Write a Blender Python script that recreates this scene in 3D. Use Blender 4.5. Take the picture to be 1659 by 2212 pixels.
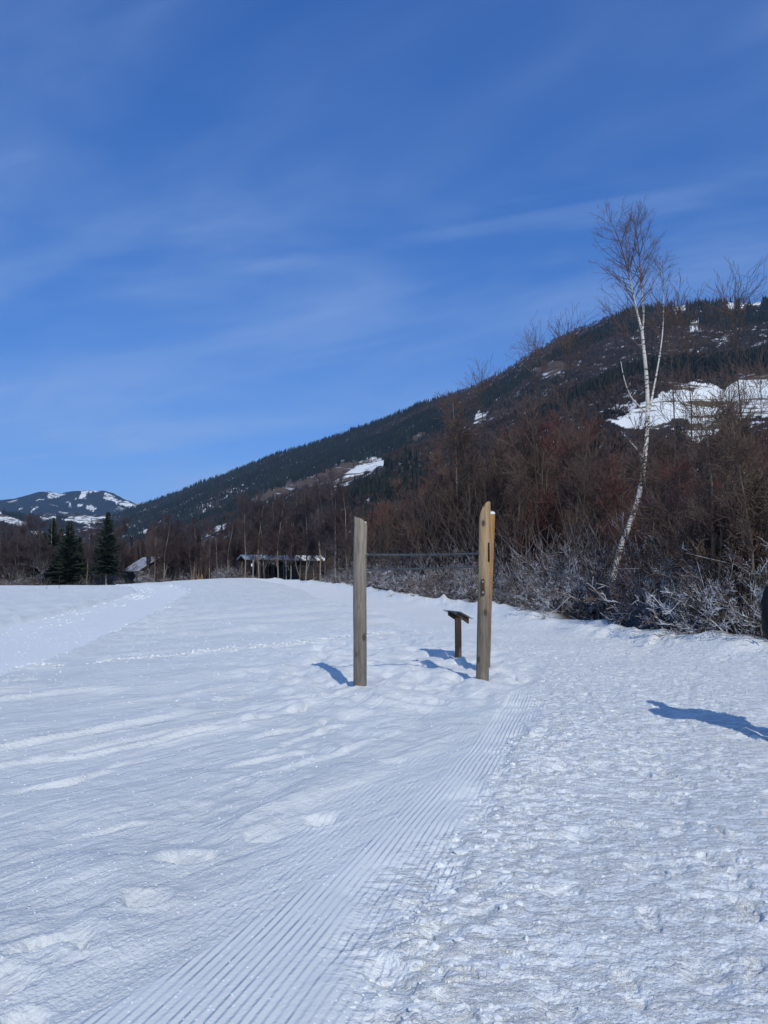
import bpy, bmesh, math, random
import numpy as np
from mathutils import Vector

R = math.radians
scene = bpy.context.scene
for o in list(bpy.data.objects):
    bpy.data.objects.remove(o)

# ------------------------------------------------------------------ camera, world, sun, exposure
PITCH = 4.61
CAMZ = 1.6
FPX = 1662.0                      # focal length in units of a 1659 x 2212 picture
cam_d = bpy.data.cameras.new('camera')
cam = bpy.data.objects.new('camera', cam_d)
scene.collection.objects.link(cam)
cam_d.sensor_fit = 'VERTICAL'
cam_d.angle_y = 2 * math.atan(1106 / FPX)
cam_d.clip_start = 0.05
cam_d.clip_end = 40000
cam.location = (0, 0, CAMZ)
cam.rotation_euler = (R(90 + PITCH), 0, 0)
scene.camera = cam

SUN_EL = 37.5
SHADOW = (-0.28, 0.96)            # horizontal direction in which shadows fall
_l = math.hypot(*SHADOW)
SX, SY = SHADOW[0] / _l, SHADOW[1] / _l
sun_az = math.atan2(-SX, -SY)     # compass bearing of the sun, clockwise from +Y
sun_d = bpy.data.lights.new('sun', 'SUN')
sun_d.energy = 2.75
sun_d.angle = R(0.53)
sun_d.color = (1.0, 0.975, 0.92)
sun = bpy.data.objects.new('sun', sun_d)
scene.collection.objects.link(sun)
ce, se = math.cos(R(SUN_EL)), math.sin(R(SUN_EL))
sun.rotation_euler = Vector((SX * ce, SY * ce, -se)).to_track_quat('-Z', 'Y').to_euler()
sun.location = (0, -20, 40)

world = bpy.data.worlds.new('World')
scene.world = world
world.use_nodes = True
wt = world.node_tree
wt.nodes.clear()


def N(t, kind, **kw):
    n = t.nodes.new(kind)
    for k, v in kw.items():
        if k in ('op',):
            n.operation = v
        elif k.startswith('i_'):
            n.inputs[k[2:]].default_value = v
        elif k.startswith('n_'):
            n.inputs[int(k[2:])].default_value = v
        else:
            setattr(n, k, v)
    return n


def L(t, a, b):
    t.links.new(a, b)


def M(t, op, a, b=None, c=None, clamp=False):
    n = t.nodes.new('ShaderNodeMath')
    n.operation = op
    n.use_clamp = clamp
    for i, v in enumerate((a, b, c)):
        if v is None:
            continue
        if isinstance(v, (int, float)):
            n.inputs[i].default_value = v
        else:
            t.links.new(v, n.inputs[i])
    return n.outputs[0]


def MR(t, v, a, b, c=0.0, d=1.0, smooth=True):
    n = t.nodes.new('ShaderNodeMapRange')
    n.interpolation_type = 'SMOOTHSTEP' if smooth else 'LINEAR'
    n.clamp = True
    for i, x in enumerate((v, a, b, c, d)):
        if isinstance(x, (int, float)):
            n.inputs[i].default_value = x
        else:
            t.links.new(x, n.inputs[i])
    return n.outputs[0]


def MIX(t, f, a, b, blend='MIX'):
    n = t.nodes.new('ShaderNodeMix')
    n.data_type = 'RGBA'
    n.blend_type = blend
    for i, v in ((0, f), (6, a), (7, b)):
        if isinstance(v, (int, float)):
            n.inputs[i].default_value = v
        elif isinstance(v, tuple):
            n.inputs[i].default_value = v if len(v) == 4 else v + (1.0,)
        else:
            t.links.new(v, n.inputs[i])
    return n.outputs[2]


def NOISE(t, vec, scale, detail=4.0, rough=0.55, dist=0.0):
    n = t.nodes.new('ShaderNodeTexNoise')
    n.inputs['Scale'].default_value = scale
    n.inputs['Detail'].default_value = detail
    n.inputs['Roughness'].default_value = rough
    n.inputs['Distortion'].default_value = dist
    if vec is not None:
        t.links.new(vec, n.inputs['Vector'])
    return n.outputs['Fac']


def MAPV(t, vec, scale=(1, 1, 1), rot=(0, 0, 0), loc=(0, 0, 0), kind='POINT'):
    n = t.nodes.new('ShaderNodeMapping')
    n.vector_type = kind
    n.inputs['Scale'].default_value = scale
    n.inputs['Rotation'].default_value = rot
    n.inputs['Location'].default_value = loc
    t.links.new(vec, n.inputs['Vector'])
    return n.outputs[0]


sky = N(wt, 'ShaderNodeTexSky', sky_type='NISHITA', sun_disc=False)
sky.sun_elevation = R(SUN_EL)
sky.sun_rotation = sun_az
sky.altitude = 1200
sky.air_density = 1.0
sky.dust_density = 0.25
sky.ozone_density = 3.2
tc = N(wt, 'ShaderNodeTexCoord')
sep = N(wt, 'ShaderNodeSeparateXYZ')
L(wt, tc.outputs['Generated'], sep.inputs[0])
zz = M(wt, 'ADD', M(wt, 'MAXIMUM', sep.outputs[2], 0.0), 0.10)
comb = N(wt, 'ShaderNodeCombineXYZ')
L(wt, M(wt, 'DIVIDE', sep.outputs[0], zz), comb.inputs[0])
L(wt, M(wt, 'DIVIDE', sep.outputs[1], zz), comb.inputs[1])
pl = comb.outputs[0]
c1 = NOISE(wt, MAPV(wt, pl, (1.9, 0.95, 1), (0, 0, R(-24)), (9.3, 5.5, 0), 'TEXTURE'), 1.25, 6, 0.52, 0.5)
c2 = NOISE(wt, MAPV(wt, pl, (1.6, 0.9, 1), (0, 0, R(-50)), (5.0, 2.3, 0), 'TEXTURE'), 0.9, 4, 0.5, 0.4)
w1 = M(wt, 'MULTIPLY', MR(wt, c1, 0.36, 0.72), MR(wt, c2, 0.27, 0.58))
# thin drawn-out wisps of cirrus
c3 = NOISE(wt, MAPV(wt, pl, (2.6, 0.16, 1), (0, 0, R(-20)), (0.1, 4.1, 0), 'TEXTURE'), 1.0, 5, 0.55, 0.25)
c4 = NOISE(wt, MAPV(wt, pl, (1, 1, 1), (0, 0, 0), (0.3, 1.9, 0), 'TEXTURE'), 1.9, 3, 0.5, 0.2)
w2 = M(wt, 'MULTIPLY', M(wt, 'MULTIPLY', MR(wt, c3, 0.54, 0.72), MR(wt, c4, 0.42, 0.6)), 0.14)
veil = M(wt, 'ADD', M(wt, 'MULTIPLY', w1, 0.52), w2, clamp=True)
# deepen the clear sky: per-channel response, the same over the whole dome
sr_ = N(wt, 'ShaderNodeSeparateColor')
L(wt, sky.outputs[0], sr_.inputs[0])
cr_ = N(wt, 'ShaderNodeCombineColor')
for i_, (k_, g_) in enumerate(((0.345, 1.06), (0.775, 0.79), (1.84, 0.625))):
    L(wt, M(wt, 'MULTIPLY', M(wt, 'POWER', sr_.outputs[i_], g_), k_), cr_.inputs[i_])
skyc = MIX(wt, veil, cr_.outputs[0], (2.6, 3.75, 6.1))
bg = N(wt, 'ShaderNodeBackground')
bg.inputs['Strength'].default_value = 0.13
L(wt, skyc, bg.inputs['Color'])
wo = N(wt, 'ShaderNodeOutputWorld')
L(wt, bg.outputs[0], wo.inputs['Surface'])

vs = scene.view_settings
vs.view_transform = 'Standard'
vs.look = 'None'
vs.exposure = 0.0
vs.gamma = 1.0
vs.use_curve_mapping = False
scene.render.engine = 'CYCLES'
scene.cycles.volume_bounces = 1
scene.cycles.max_bounces = 6
scene.cycles.diffuse_bounces = 3
scene.cycles.use_denoising = True

# ------------------------------------------------------------------ helpers
COL = scene.collection


def tag(o, label=None, cat=None, group=None, kind=None):
    if label:
        o['label'] = label
    if cat:
        o['category'] = cat
    if group:
        o['group'] = group
    if kind:
        o['kind'] = kind
    return o


def empty(name, loc=(0, 0, 0), rz=0.0):
    o = bpy.data.objects.new(name, None)
    o.empty_display_size = 0.2
    COL.objects.link(o)
    o.location = loc
    o.rotation_euler = (0, 0, rz)
    return o


def mesh_np(name, V, F, mat=None, smooth=False, attrs=None):
    """V [n,3]; F = list of int arrays, each [m,k] with its own k."""
    me = bpy.data.meshes.new(name)
    V = np.asarray(V, dtype=np.float32)
    F = [np.asarray(f, dtype=np.int32) for f in F if len(f)]
    me.vertices.add(len(V))
    me.vertices.foreach_set('co', V.ravel())
    nl = sum(f.size for f in F)
    npoly = sum(len(f) for f in F)
    me.loops.add(nl)
    me.polygons.add(npoly)
    me.loops.foreach_set('vertex_index', np.concatenate([f.ravel() for f in F]))
    tot = np.concatenate([np.full(len(f), f.shape[1], np.int32) for f in F])
    start = np.concatenate([[0], np.cumsum(tot)[:-1]]).astype(np.int32)
    me.polygons.foreach_set('loop_start', start)
    me.polygons.foreach_set('loop_total', tot)
    me.polygons.foreach_set('use_smooth', np.full(npoly, smooth, dtype=bool))
    me.update(calc_edges=True)
    if attrs:
        for k, a in attrs.items():
            at_ = me.attributes.new(k, 'FLOAT', 'POINT')
            at_.data.foreach_set('value', np.asarray(a, np.float32))
    if mat:
        me.materials.append(mat)
    return me


def link(name, me, parent=None, loc=None):
    """me is a mesh, or (mesh, material) where copies share the mesh but not the material"""
    mt_ = None
    if isinstance(me, tuple):
        me, mt_ = me
    o = bpy.data.objects.new(name, me)
    COL.objects.link(o)
    if mt_ is not None and mt_ != me.materials[0]:
        o.material_slots[0].link = 'OBJECT'
        o.material_slots[0].material = mt_
    if parent:
        o.parent = parent
    if loc is not None:
        o.location = loc
    return o


def bm_obj(name, bm, mat, parent=None, smooth=False, bevel=0.0):
    me = bpy.data.meshes.new(name)
    bmesh.ops.recalc_face_normals(bm, faces=bm.faces)
    bm.to_mesh(me)
    bm.free()
    for p in me.polygons:
        p.use_smooth = smooth
    if mat:
        me.materials.append(mat)
    o = link(name, me, parent)
    if bevel:
        m = o.modifiers.new('bevel', 'BEVEL')
        m.width = bevel
        m.segments = 2
        m.limit_method = 'ANGLE'
    return o


def add_box(bm, c, s, rot=None):
    """box centred c, full size s, optional 3x3 rotation about its centre"""
    vs_ = []
    for dx in (-.5, .5):
        for dy in (-.5, .5):
            for dz in (-.5, .5):
                v = Vector((dx * s[0], dy * s[1], dz * s[2]))
                if rot is not None:
                    v = rot @ v
                vs_.append(bm.verts.new(v + Vector(c)))
    for f in ((0, 1, 3, 2), (4, 6, 7, 5), (0, 4, 5, 1), (2, 3, 7, 6), (0, 2, 6, 4), (1, 5, 7, 3)):
        bm.faces.new([vs_[i] for i in f])


def add_prism(bm, pts, d):
    """closed polygon pts (3D) extruded by the vector d"""
    a = [bm.verts.new(p) for p in pts]
    b = [bm.verts.new(Vector(p) + Vector(d)) for p in pts]
    n = len(pts)
    bm.faces.new(a)
    bm.faces.new(list(reversed(b)))
    for i in range(n):
        bm.faces.new((a[i], a[(i + 1) % n], b[(i + 1) % n], b[i]))


# hash based value noise
def _hash(ix, iy, seed):
    h = (ix.astype(np.int64) * 374761393 + iy.astype(np.int64) * 668265263 + seed * 1442695041) & 0xFFFFFFFF
    h = ((h ^ (h >> 13)) * 1274126177) & 0xFFFFFFFF
    h = (h ^ (h >> 16)) & 0xFFFFFF
    return h.astype(np.float32) / 16777215.0


def vn(x, y, seed=0):
    fx, fy = np.floor(x), np.floor(y)
    ix, iy = fx.astype(np.int64), fy.astype(np.int64)
    u, v = x - fx, y - fy
    u = u * u * u * (u * (u * 6 - 15) + 10)
    v = v * v * v * (v * (v * 6 - 15) + 10)
    a, b = _hash(ix, iy, seed), _hash(ix + 1, iy, seed)
    c, d = _hash(ix, iy + 1, seed), _hash(ix + 1, iy + 1, seed)
    return (a + (b - a) * u + (c - a) * v + (a - b - c + d) * u * v) * 2 - 1


def fbm(x, y, seed=0, oct=4, gain=0.5):
    s, a = 0, 1.0
    for i in range(oct):
        s = s + a * vn(x * 2.03 ** i + 17.3 * i, y * 2.03 ** i - 9.1 * i, seed + i * 7)
        a *= gain
    return s


def worley(x, y, seed=0):
    """distance to nearest feature point and that cell's random value"""
    fx, fy = np.floor(x), np.floor(y)
    best = np.full(x.shape, 9.0, np.float32)
    sec = np.full(x.shape, 9.0, np.float32)
    val = np.zeros(x.shape, np.float32)
    for i in (-1, 0, 1):
        for j in (-1, 0, 1):
            cx, cy = (fx + i).astype(np.int64), (fy + j).astype(np.int64)
            px = cx + _hash(cx, cy, seed)
            py = cy + _hash(cx, cy, seed + 11)
            d = np.sqrt((px - x) ** 2 + (py - y) ** 2)
            m = d < best
            sec = np.where(m, best, np.minimum(sec, d))
            val = np.where(m, _hash(cx, cy, seed + 23), val)
            best = np.where(m, d, best)
    return best, sec, val


def S(a, b, x):
    t = np.clip((x - a) / (b - a), 0, 1)
    return t * t * (3 - 2 * t)


cp, sp = math.cos(R(PITCH)), math.sin(R(PITCH))


def at(X, Y, d):
    """world point seen at picture position X, Y (1659 x 2212 units) at depth d along +Y"""
    a, b = (X - 829.5) / FPX, (1106 - Y) / FPX
    k = d / (cp - b * sp)
    return Vector((a * k, d, CAMZ + (sp + b * cp) * k))


def seen(x, y, z):
    z = z - CAMZ
    f = np.maximum(y * cp + z * sp, 1e-3)
    return 829.5 + FPX * x / f, 1106 - FPX * (-y * sp + z * cp) / f


def in_poly(X, Y, poly):
    ins = np.zeros(X.shape, bool)
    n = len(poly)
    for i in range(n):
        x0, y0 = poly[i]
        x1, y1 = poly[(i + 1) % n]
        c = ((y0 > Y) != (y1 > Y)) & (X < (x1 - x0) * (Y - y0) / (y1 - y0 + 1e-9) + x0)
        ins ^= c
    return ins


def poly_dist(x, y, pts):
    """distance to a polyline, signed side and arc length of the nearest point"""
    best = np.full(x.shape, 1e9)
    side = np.zeros(x.shape)
    arc = np.zeros(x.shape)
    s0 = 0.0
    for (x0, y0), (x1, y1) in zip(pts[:-1], pts[1:]):
        dx, dy = x1 - x0, y1 - y0
        l = math.hypot(dx, dy)
        t = np.clip(((x - x0) * dx + (y - y0) * dy) / l ** 2, 0, 1)
        d = np.hypot(x - x0 - t * dx, y - y0 - t * dy)
        m = d < best
        best = np.where(m, d, best)
        side = np.where(m, np.sign((x - x0) * dy - (y - y0) * dx), side)
        arc = np.where(m, s0 + t * l, arc)
        s0 += l
    return best, side, arc


# ------------------------------------------------------------------ materials
def mat(name):
    m = bpy.data.materials.new(name)
    m.use_nodes = True
    t = m.node_tree
    b = t.nodes['Principled BSDF']
    return m, t, b


def ATTR(t, name):
    n = t.nodes.new('ShaderNodeAttribute')
    n.attribute_name = name
    return n.outputs['Fac']


def BUMP(t, h, dist, strength=1.0, normal=None):
    n = t.nodes.new('ShaderNodeBump')
    n.inputs['Strength'].default_value = strength
    n.inputs['Distance'].default_value = dist
    t.links.new(h, n.inputs['Height'])
    if normal is not None:
        t.links.new(normal, n.inputs['Normal'])
    return n.outputs[0]


SNOW_C = (0.83, 0.845, 0.785)


def snow_field_mat():
    m, t, b = mat('snow')
    geo = N(t, 'ShaderNodeNewGeometry')
    P = geo.outputs['Position']
    gm, gu, rough, brown, smo = (ATTR(t, k) for k in ('groom', 'groomu', 'rough', 'dark_floor', 'pressed'))
    fine = NOISE(t, P, 55, 5, 0.65)
    clump = NOISE(t, P, 14, 5, 0.62, 0.4)
    fleck = MR(t, NOISE(t, MAPV(t, P, (7.5, 15, 8)), 1.0, 6, 0.66, 0.5), 0.46, 0.66)
    opn = M(t, 'SUBTRACT', 1.0, M(t, 'MAXIMUM', M(t, 'MULTIPLY', gm, 1.0), M(t, 'MAXIMUM', rough, smo)), clamp=True)
    # corduroy
    ph = M(t, 'MULTIPLY', gu, 2 * math.pi / 0.041)
    cu = N(t, 'ShaderNodeCombineXYZ')
    L(t, gu, cu.inputs[0])
    wear = NOISE(t, P, 2.6, 4, 0.6)
    gvar = M(t, 'MULTIPLY', MR(t, NOISE(t, cu.outputs[0], 17, 2, 0.5), 0.35, 0.65, 0.55, 1.35), MR(t, wear, 0.36, 0.56, 0.45, 1.1))
    cord = M(t, 'MULTIPLY', M(t, 'ADD', M(t, 'SINE', ph), M(t, 'MULTIPLY', M(t, 'SINE', M(t, 'MULTIPLY', ph, 2.0)), 0.25)), M(t, 'MULTIPLY', gm, gvar))
    n1 = BUMP(t, M(t, 'ADD', cord, M(t, 'MULTIPLY', M(t, 'MULTIPLY', M(t, 'SUBTRACT', clump, 0.5), gm), 0.4)), 0.0031)
    n2 = BUMP(t, M(t, 'MULTIPLY', M(t, 'SUBTRACT', clump, 0.5), M(t, 'ADD', M(t, 'MULTIPLY', rough, 1.0), M(t, 'MULTIPLY', opn, 0.22))), 0.035, 1.0, n1)
    n3 = BUMP(t, M(t, 'MULTIPLY', fleck, rough), 0.012, 1.0, n2)
    drawn = NOISE(t, MAPV(t, P, (1.5, 0.16, 0.6), (0, 0, R(54)), (0, 0, 0), 'TEXTURE'), 1.0, 6, 0.62, 0.5)
    crust = NOISE(t, MAPV(t, P, (0.34, 0.09, 0.2), (0, 0, R(50)), (0, 0, 0), 'TEXTURE'), 1.0, 5, 0.62, 0.3)
    n3 = BUMP(t, M(t, 'MULTIPLY', M(t, 'SUBTRACT', drawn, 0.5), opn), 0.035, 1.0, n3)
    n3 = BUMP(t, M(t, 'MULTIPLY', M(t, 'SUBTRACT', crust, 0.5), opn), 0.024, 1.0, n3)
    n4 = BUMP(t, M(t, 'MULTIPLY', M(t, 'SUBTRACT', fine, 0.5), M(t, 'SUBTRACT', 1.0, M(t, 'MULTIPLY', gm, 0.85), clamp=True)), 0.010, 1.0, n3)
    floor_tone = NOISE(t, P, 2.1, 6, 0.7)
    old = NOISE(t, MAPV(t, P, (1.0, 0.5, 1)), 1.3, 5, 0.6)
    col = MIX(t, MR(t, old, 0.3, 0.7), (0.80, 0.815, 0.755), (0.735, 0.75, 0.695))
    col = MIX(t, M(t, 'MAXIMUM', M(t, 'MULTIPLY', smo, 0.62), rough), col, (0.935, 0.945, 0.875))
    dark_floor = MIX(t, MR(t, floor_tone, 0.35, 0.6), (0.035, 0.026, 0.018), (0.085, 0.065, 0.045))  # dark browns carry the shade inside the thicket as ground colour
    col = MIX(t, brown, col, dark_floor)
    L(t, col, b.inputs['Base Color'])
    b.inputs['Roughness'].default_value = 0.72
    b.inputs['Specular IOR Level'].default_value = 0.18
    L(t, n4, b.inputs['Normal'])
    return m


def plain_snow(name='packed_snow', c=SNOW_C, sc=20):
    m, t, b = mat(name)
    tc = N(t, 'ShaderNodeTexCoord')
    n = NOISE(t, tc.outputs['Object'], sc, 5, 0.6)
    b.inputs['Base Color'].default_value = c + (1,)
    b.inputs['Roughness'].default_value = 0.7
    b.inputs['Specular IOR Level'].default_value = 0.15
    L(t, BUMP(t, n, 0.012), b.inputs['Normal'])
    return m


def mountain_mat(name, forest_a, forest_b, snow_noise=0.0, fs=0.02):
    m, t, b = mat(name)
    geo = N(t, 'ShaderNodeNewGeometry')
    P = geo.outputs['Position']
    sn = ATTR(t, 'snow')
    br = ATTR(t, 'meadow')
    n = NOISE(t, P, fs, 8, 0.7)
    f = MIX(t, MR(t, n, 0.35, 0.65), forest_a, forest_b)
    bands = NOISE(t, MAPV(t, P, (0.6, 0.6, 3.0), (0, R(8), R(25))), 0.020, 6, 0.62, 0.5)
    snowc = MIX(t, MR(t, bands, 0.525, 0.575), SNOW_C, (0.12, 0.09, 0.055))
    brown = MIX(t, MR(t, bands, 0.36, 0.42), (0.62, 0.63, 0.66), (0.105, 0.075, 0.055))
    if snow_noise:
        gaps = NOISE(t, P, 0.035, 6, 0.72)
        f = MIX(t, MR(t, gaps, snow_noise, snow_noise + 0.04), f, (0.62, 0.63, 0.64))
    f = MIX(t, br, f, brown)
    L(t, MIX(t, sn, f, snowc), b.inputs['Base Color'])
    b.inputs['Roughness'].default_value = 0.9
    b.inputs['Specular IOR Level'].default_value = 0.05
    return m


def tint_mat(name, a, bcol, mid=None):
    m, t, b = mat(name)
    v = ATTR(t, 'tint')
    c = MIX(t, v, a, bcol)
    L(t, c, b.inputs['Base Color'])
    b.inputs['Roughness'].default_value = 0.9
    b.inputs['Specular IOR Level'].default_value = 0.1
    return m


def twig_mat(name, a, bcol, frost=(0.62, 0.62, 0.64), f0=1.2, f1=4.2, amount=0.8):
    """bare bark with hoar frost on the lower twigs"""
    m, t, b = mat(name)
    tc = N(t, 'ShaderNodeTexCoord')
    oi = N(t, 'ShaderNodeObjectInfo')
    P = tc.outputs['Object']
    n = NOISE(t, P, 3.0, 4, 0.6)
    c = MIX(t, M(t, 'ADD', M(t, 'MULTIPLY', MR(t, n, 0.3, 0.7), 0.5), M(t, 'MULTIPLY', oi.outputs['Random'], 0.5)), a, bcol)
    sepz = N(t, 'ShaderNodeSeparateXYZ')
    L(t, P, sepz.inputs[0])
    hz = MR(t, sepz.outputs[2], f0, f1, 1.0, 0.0)
    pn = NOISE(t, P, 1.6, 4, 0.7)
    fr = M(t, 'MULTIPLY', M(t, 'MULTIPLY', hz, MR(t, pn, 0.43, 0.60)), amount)
    L(t, MIX(t, fr, c, frost), b.inputs['Base Color'])
    b.inputs['Roughness'].default_value = 0.8
    b.inputs['Specular IOR Level'].default_value = 0.2
    return m


def wood_mat(name, low, high, z0, z1, dark=0.5, sc=1.0, crack=0.75):
    m, t, b = mat(name)
    tc = N(t, 'ShaderNodeTexCoord')
    P = tc.outputs['Object']
    g1 = NOISE(t, MAPV(t, P, (34, 34, 2.0)), sc, 7, 0.70, 0.45)
    g2 = NOISE(t, MAPV(t, P, (90, 90, 2.2)), sc, 4, 0.6)
    blot = NOISE(t, MAPV(t, P, (9, 9, 3.0)), 1.0, 5, 0.65)
    sepz = N(t, 'ShaderNodeSeparateXYZ')
    L(t, P, sepz.inputs[0])
    zf = M(t, 'ADD', sepz.outputs[2], M(t, 'MULTIPLY', M(t, 'SUBTRACT', blot, 0.5), 0.9))
    c = MIX(t, MR(t, zf, z0, z1), low, high)
    c = MIX(t, MR(t, g1, 0.42, 0.68, 0.0, 0.75), c, MIX(t, 1.0, c, (dark, dark * 0.93, dark * 0.85), 'MULTIPLY'))
    c = MIX(t, MR(t, blot, 0.52, 0.72, 0.0, 0.6), c, (0.27, 0.25, 0.22))
    kn = N(t, 'ShaderNodeTexVoronoi')
    kn.inputs['Scale'].default_value = 1.0
    L(t, MAPV(t, P, (5.5, 5.5, 3.2)), kn.inputs['Vector'])
    c = MIX(t, MR(t, kn.outputs['Distance'], 0.10, 0.24, 0.85, 0.0), c, (0.06, 0.043, 0.03))
    c = MIX(t, MR(t, g2, 0.60, 0.68, 0.0, crack), c, (0.045, 0.035, 0.028))
    L(t, c, b.inputs['Base Color'])
    b.inputs['Roughness'].default_value = 0.75
    b.inputs['Specular IOR Level'].default_value = 0.25
    L(t, BUMP(t, M(t, 'ADD', g1, M(t, 'MULTIPLY', g2, -0.6)), 0.012), b.inputs['Normal'])
    return m


def simple_mat(name, c, rough=0.6, metal=0.0, sc=8.0, var=0.25, spec=0.4):
    m, t, b = mat(name)
    tc = N(t, 'ShaderNodeTexCoord')
    n = NOISE(t, tc.outputs['Object'], sc, 5, 0.6)
    d = tuple(x * (1 - var) for x in c)
    L(t, MIX(t, MR(t, n, 0.3, 0.7), c, d), b.inputs['Base Color'])
    b.inputs['Roughness'].default_value = rough
    b.inputs['Metallic'].default_value = metal
    b.inputs['Specular IOR Level'].default_value = spec
    return m


M_SNOW = snow_field_mat()
M_CAP = plain_snow()
M_TWIG = {
    'brown': twig_mat('brown_twig', (0.185, 0.122, 0.093), (0.092, 0.065, 0.052)),
    'olive': twig_mat('olive_twig', (0.21, 0.165, 0.108), (0.11, 0.085, 0.058)),
    'red': twig_mat('red_twig', (0.18, 0.070, 0.060), (0.11, 0.055, 0.046), f0=1.0, f1=3.6),
    'dark': twig_mat('dark_twig', (0.085, 0.062, 0.050), (0.05, 0.038, 0.032), amount=0.5),
    'plum': twig_mat('plum_grey_twig', (0.115, 0.083, 0.082), (0.06, 0.045, 0.048)),
    'frost': twig_mat('frosted_twig', (0.11, 0.088, 0.072), (0.065, 0.053, 0.046), f0=1.9, f1=4.0, amount=1.0),
}
M_BARK = twig_mat('grey_bark', (0.17, 0.145, 0.11), (0.10, 0.084, 0.066), f0=0.5, f1=2.0, amount=0.3)
M_PALEBARK = twig_mat('pale_bark', (0.27, 0.235, 0.175), (0.19, 0.16, 0.12), amount=0.15)

# ------------------------------------------------------------------ ground of the valley
BANK = [(0, 11.0), (6, 10.2), (10, 9.0), (13, 7.9), (16, 6.7), (19, 6.0), (22, 5.5), (28, 5.15), (33, 4.5), (41, 1.75),
        (52, 0.2), (64, -1.4), (76, -3.8), (88, -6.8), (100, -10.5), (112, -15.0), (140, -27), (220, -60)]
_by, _bx = np.array([p[0] for p in BANK]), np.array([p[1] for p in BANK])


def bank_x(y):
    k = np.linspace(0, 220, 441)
    v = np.interp(k, _by, _bx)
    v = np.convolve(np.pad(v, 8, mode='edge'), np.ones(17) / 17, mode='valid')
    return np.interp(y, k, v)


GROOM = [(1.0, -0.60), (2.0, -0.34), (2.74, -0.13), (4.36, 0.34), (6.5, 1.03), (10.2, 2.02), (12.4, 2.6), (15, 3.2)]
_gy, _gx = np.array([p[0] for p in GROOM]), np.array([p[1] for p in GROOM])
LOIPE = [(-7.2, 3), (-8.3, 14), (-8.9, 17.7), (-11.2, 31), (-14, 44), (-16.6, 56), (-18.6, 65), (-22, 74), (-29, 84), (-40, 93), (-60, 101), (-100, 108)]
FURROW = [(-12, 5), (-8.4, 10.1), (-6.25, 12.5), (-5.0, 14.3), (-2.9, 16.8), (-0.9, 19), (0.2, 21)]


_r = random.Random(21)
PRINTS = []
for _w in range(13):                       # walkers, to and fro along the path
    _x0, _y0, _dir = _r.uniform(0.9, 5.2), _r.uniform(1.5, 4.0), _r.choice((0, math.pi))
    for _k in range(16):
        _yy = _y0 + 0.66 * _k + _r.uniform(-.06, .06)
        if _yy > 13:
            break
        PRINTS.append((_x0 + 0.14 * (_yy - 2) + (0.10 if _k % 2 else -0.10) + _r.uniform(-.04, .04), _yy, 0.14 + _dir + _r.uniform(-.25, .25), _r.uniform(0.006, 0.014)))


def _flat(pts):
    """points of the flat field seen at these picture positions"""
    return [((X - 829.5) * 1.6 / (Y - 1240.0), 1.6 * FPX / (Y - 1240.0)) for X, Y in pts]


STREAKS = [(h_, w_, _flat(p_)) for h_, w_, p_ in (
    (0.050, 0.055, [(-60, 1640), (0, 1632), (200, 1612), (450, 1562), (600, 1527), (700, 1500)]),
    (0.045, 0.05, [(-20, 1706), (65, 1687), (210, 1662), (450, 1602), (625, 1562), (740, 1530)]),
    (0.035, 0.045, [(110, 1668), (260, 1634), (420, 1600)]),
    (0.040, 0.05, [(440, 1652), (600, 1617), (700, 1600), (850, 1575)]),
    (0.035, 0.05, [(560, 1622), (700, 1560), (800, 1545)]),
    (0.060, 0.10, [(190, 1381), (225, 1377), (400, 1369), (625, 1352), (770, 1346)]),
    (0.060, 0.12, [(300, 1340), (450, 1329), (650, 1302), (720, 1298)]),
    (0.055, 0.13, [(340, 1320), (500, 1309), (640, 1286)]),
    (0.050, 0.15, [(420, 1300), (560, 1286), (660, 1276)]),
    (0.070, 0.25, [(-40, 1285), (110, 1284), (190, 1284)]),
    (0.035, 0.05, [(-40, 1750), (80, 1716), (260, 1680)]),
    (0.030, 0.04, [(60, 1600), (120, 1598), (220, 1590)]),
    (0.035, 0.05, [(420, 1452), (520, 1448), (640, 1430), (740, 1418)]),
    (0.035, 0.05, [(380, 1505), (500, 1500), (620, 1478), (740, 1462)]),
    (0.030, 0.04, [(-30, 1820), (120, 1800), (300, 1760), (420, 1744)]),
    (0.025, 0.035, [(-20, 1890), (140, 1850), (330, 1810)]))]
HOLLOWS = [(-1.12, 4.62, .26, .17, .075), (-.42, 5.35, .30, .16, .06), (-1.39, 3.52, .26, .15, .075), (-1.16, 3.98, .22, .15, .06), (-1.52, 3.15, .2, .14, .06),
           (-1.30, 2.92, .18, .13, .05), (-0.78, 4.95, .2, .13, .04), (.12, 6.9, .28, .16, .04), (-2.3, 4.1, .2, .12, .03)]


def base_z(x, y):
    z = 1.02 * np.exp(-((x + 21) / 9.5) ** 2) * S(48, 108, y)
    z = z + 0.16 * S(20, 45, y) * S(-14, -3, x)
    z = z + 0.42 * S(60, 100, y) * S(-16, -8, x) * 0.6
    return z


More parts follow.
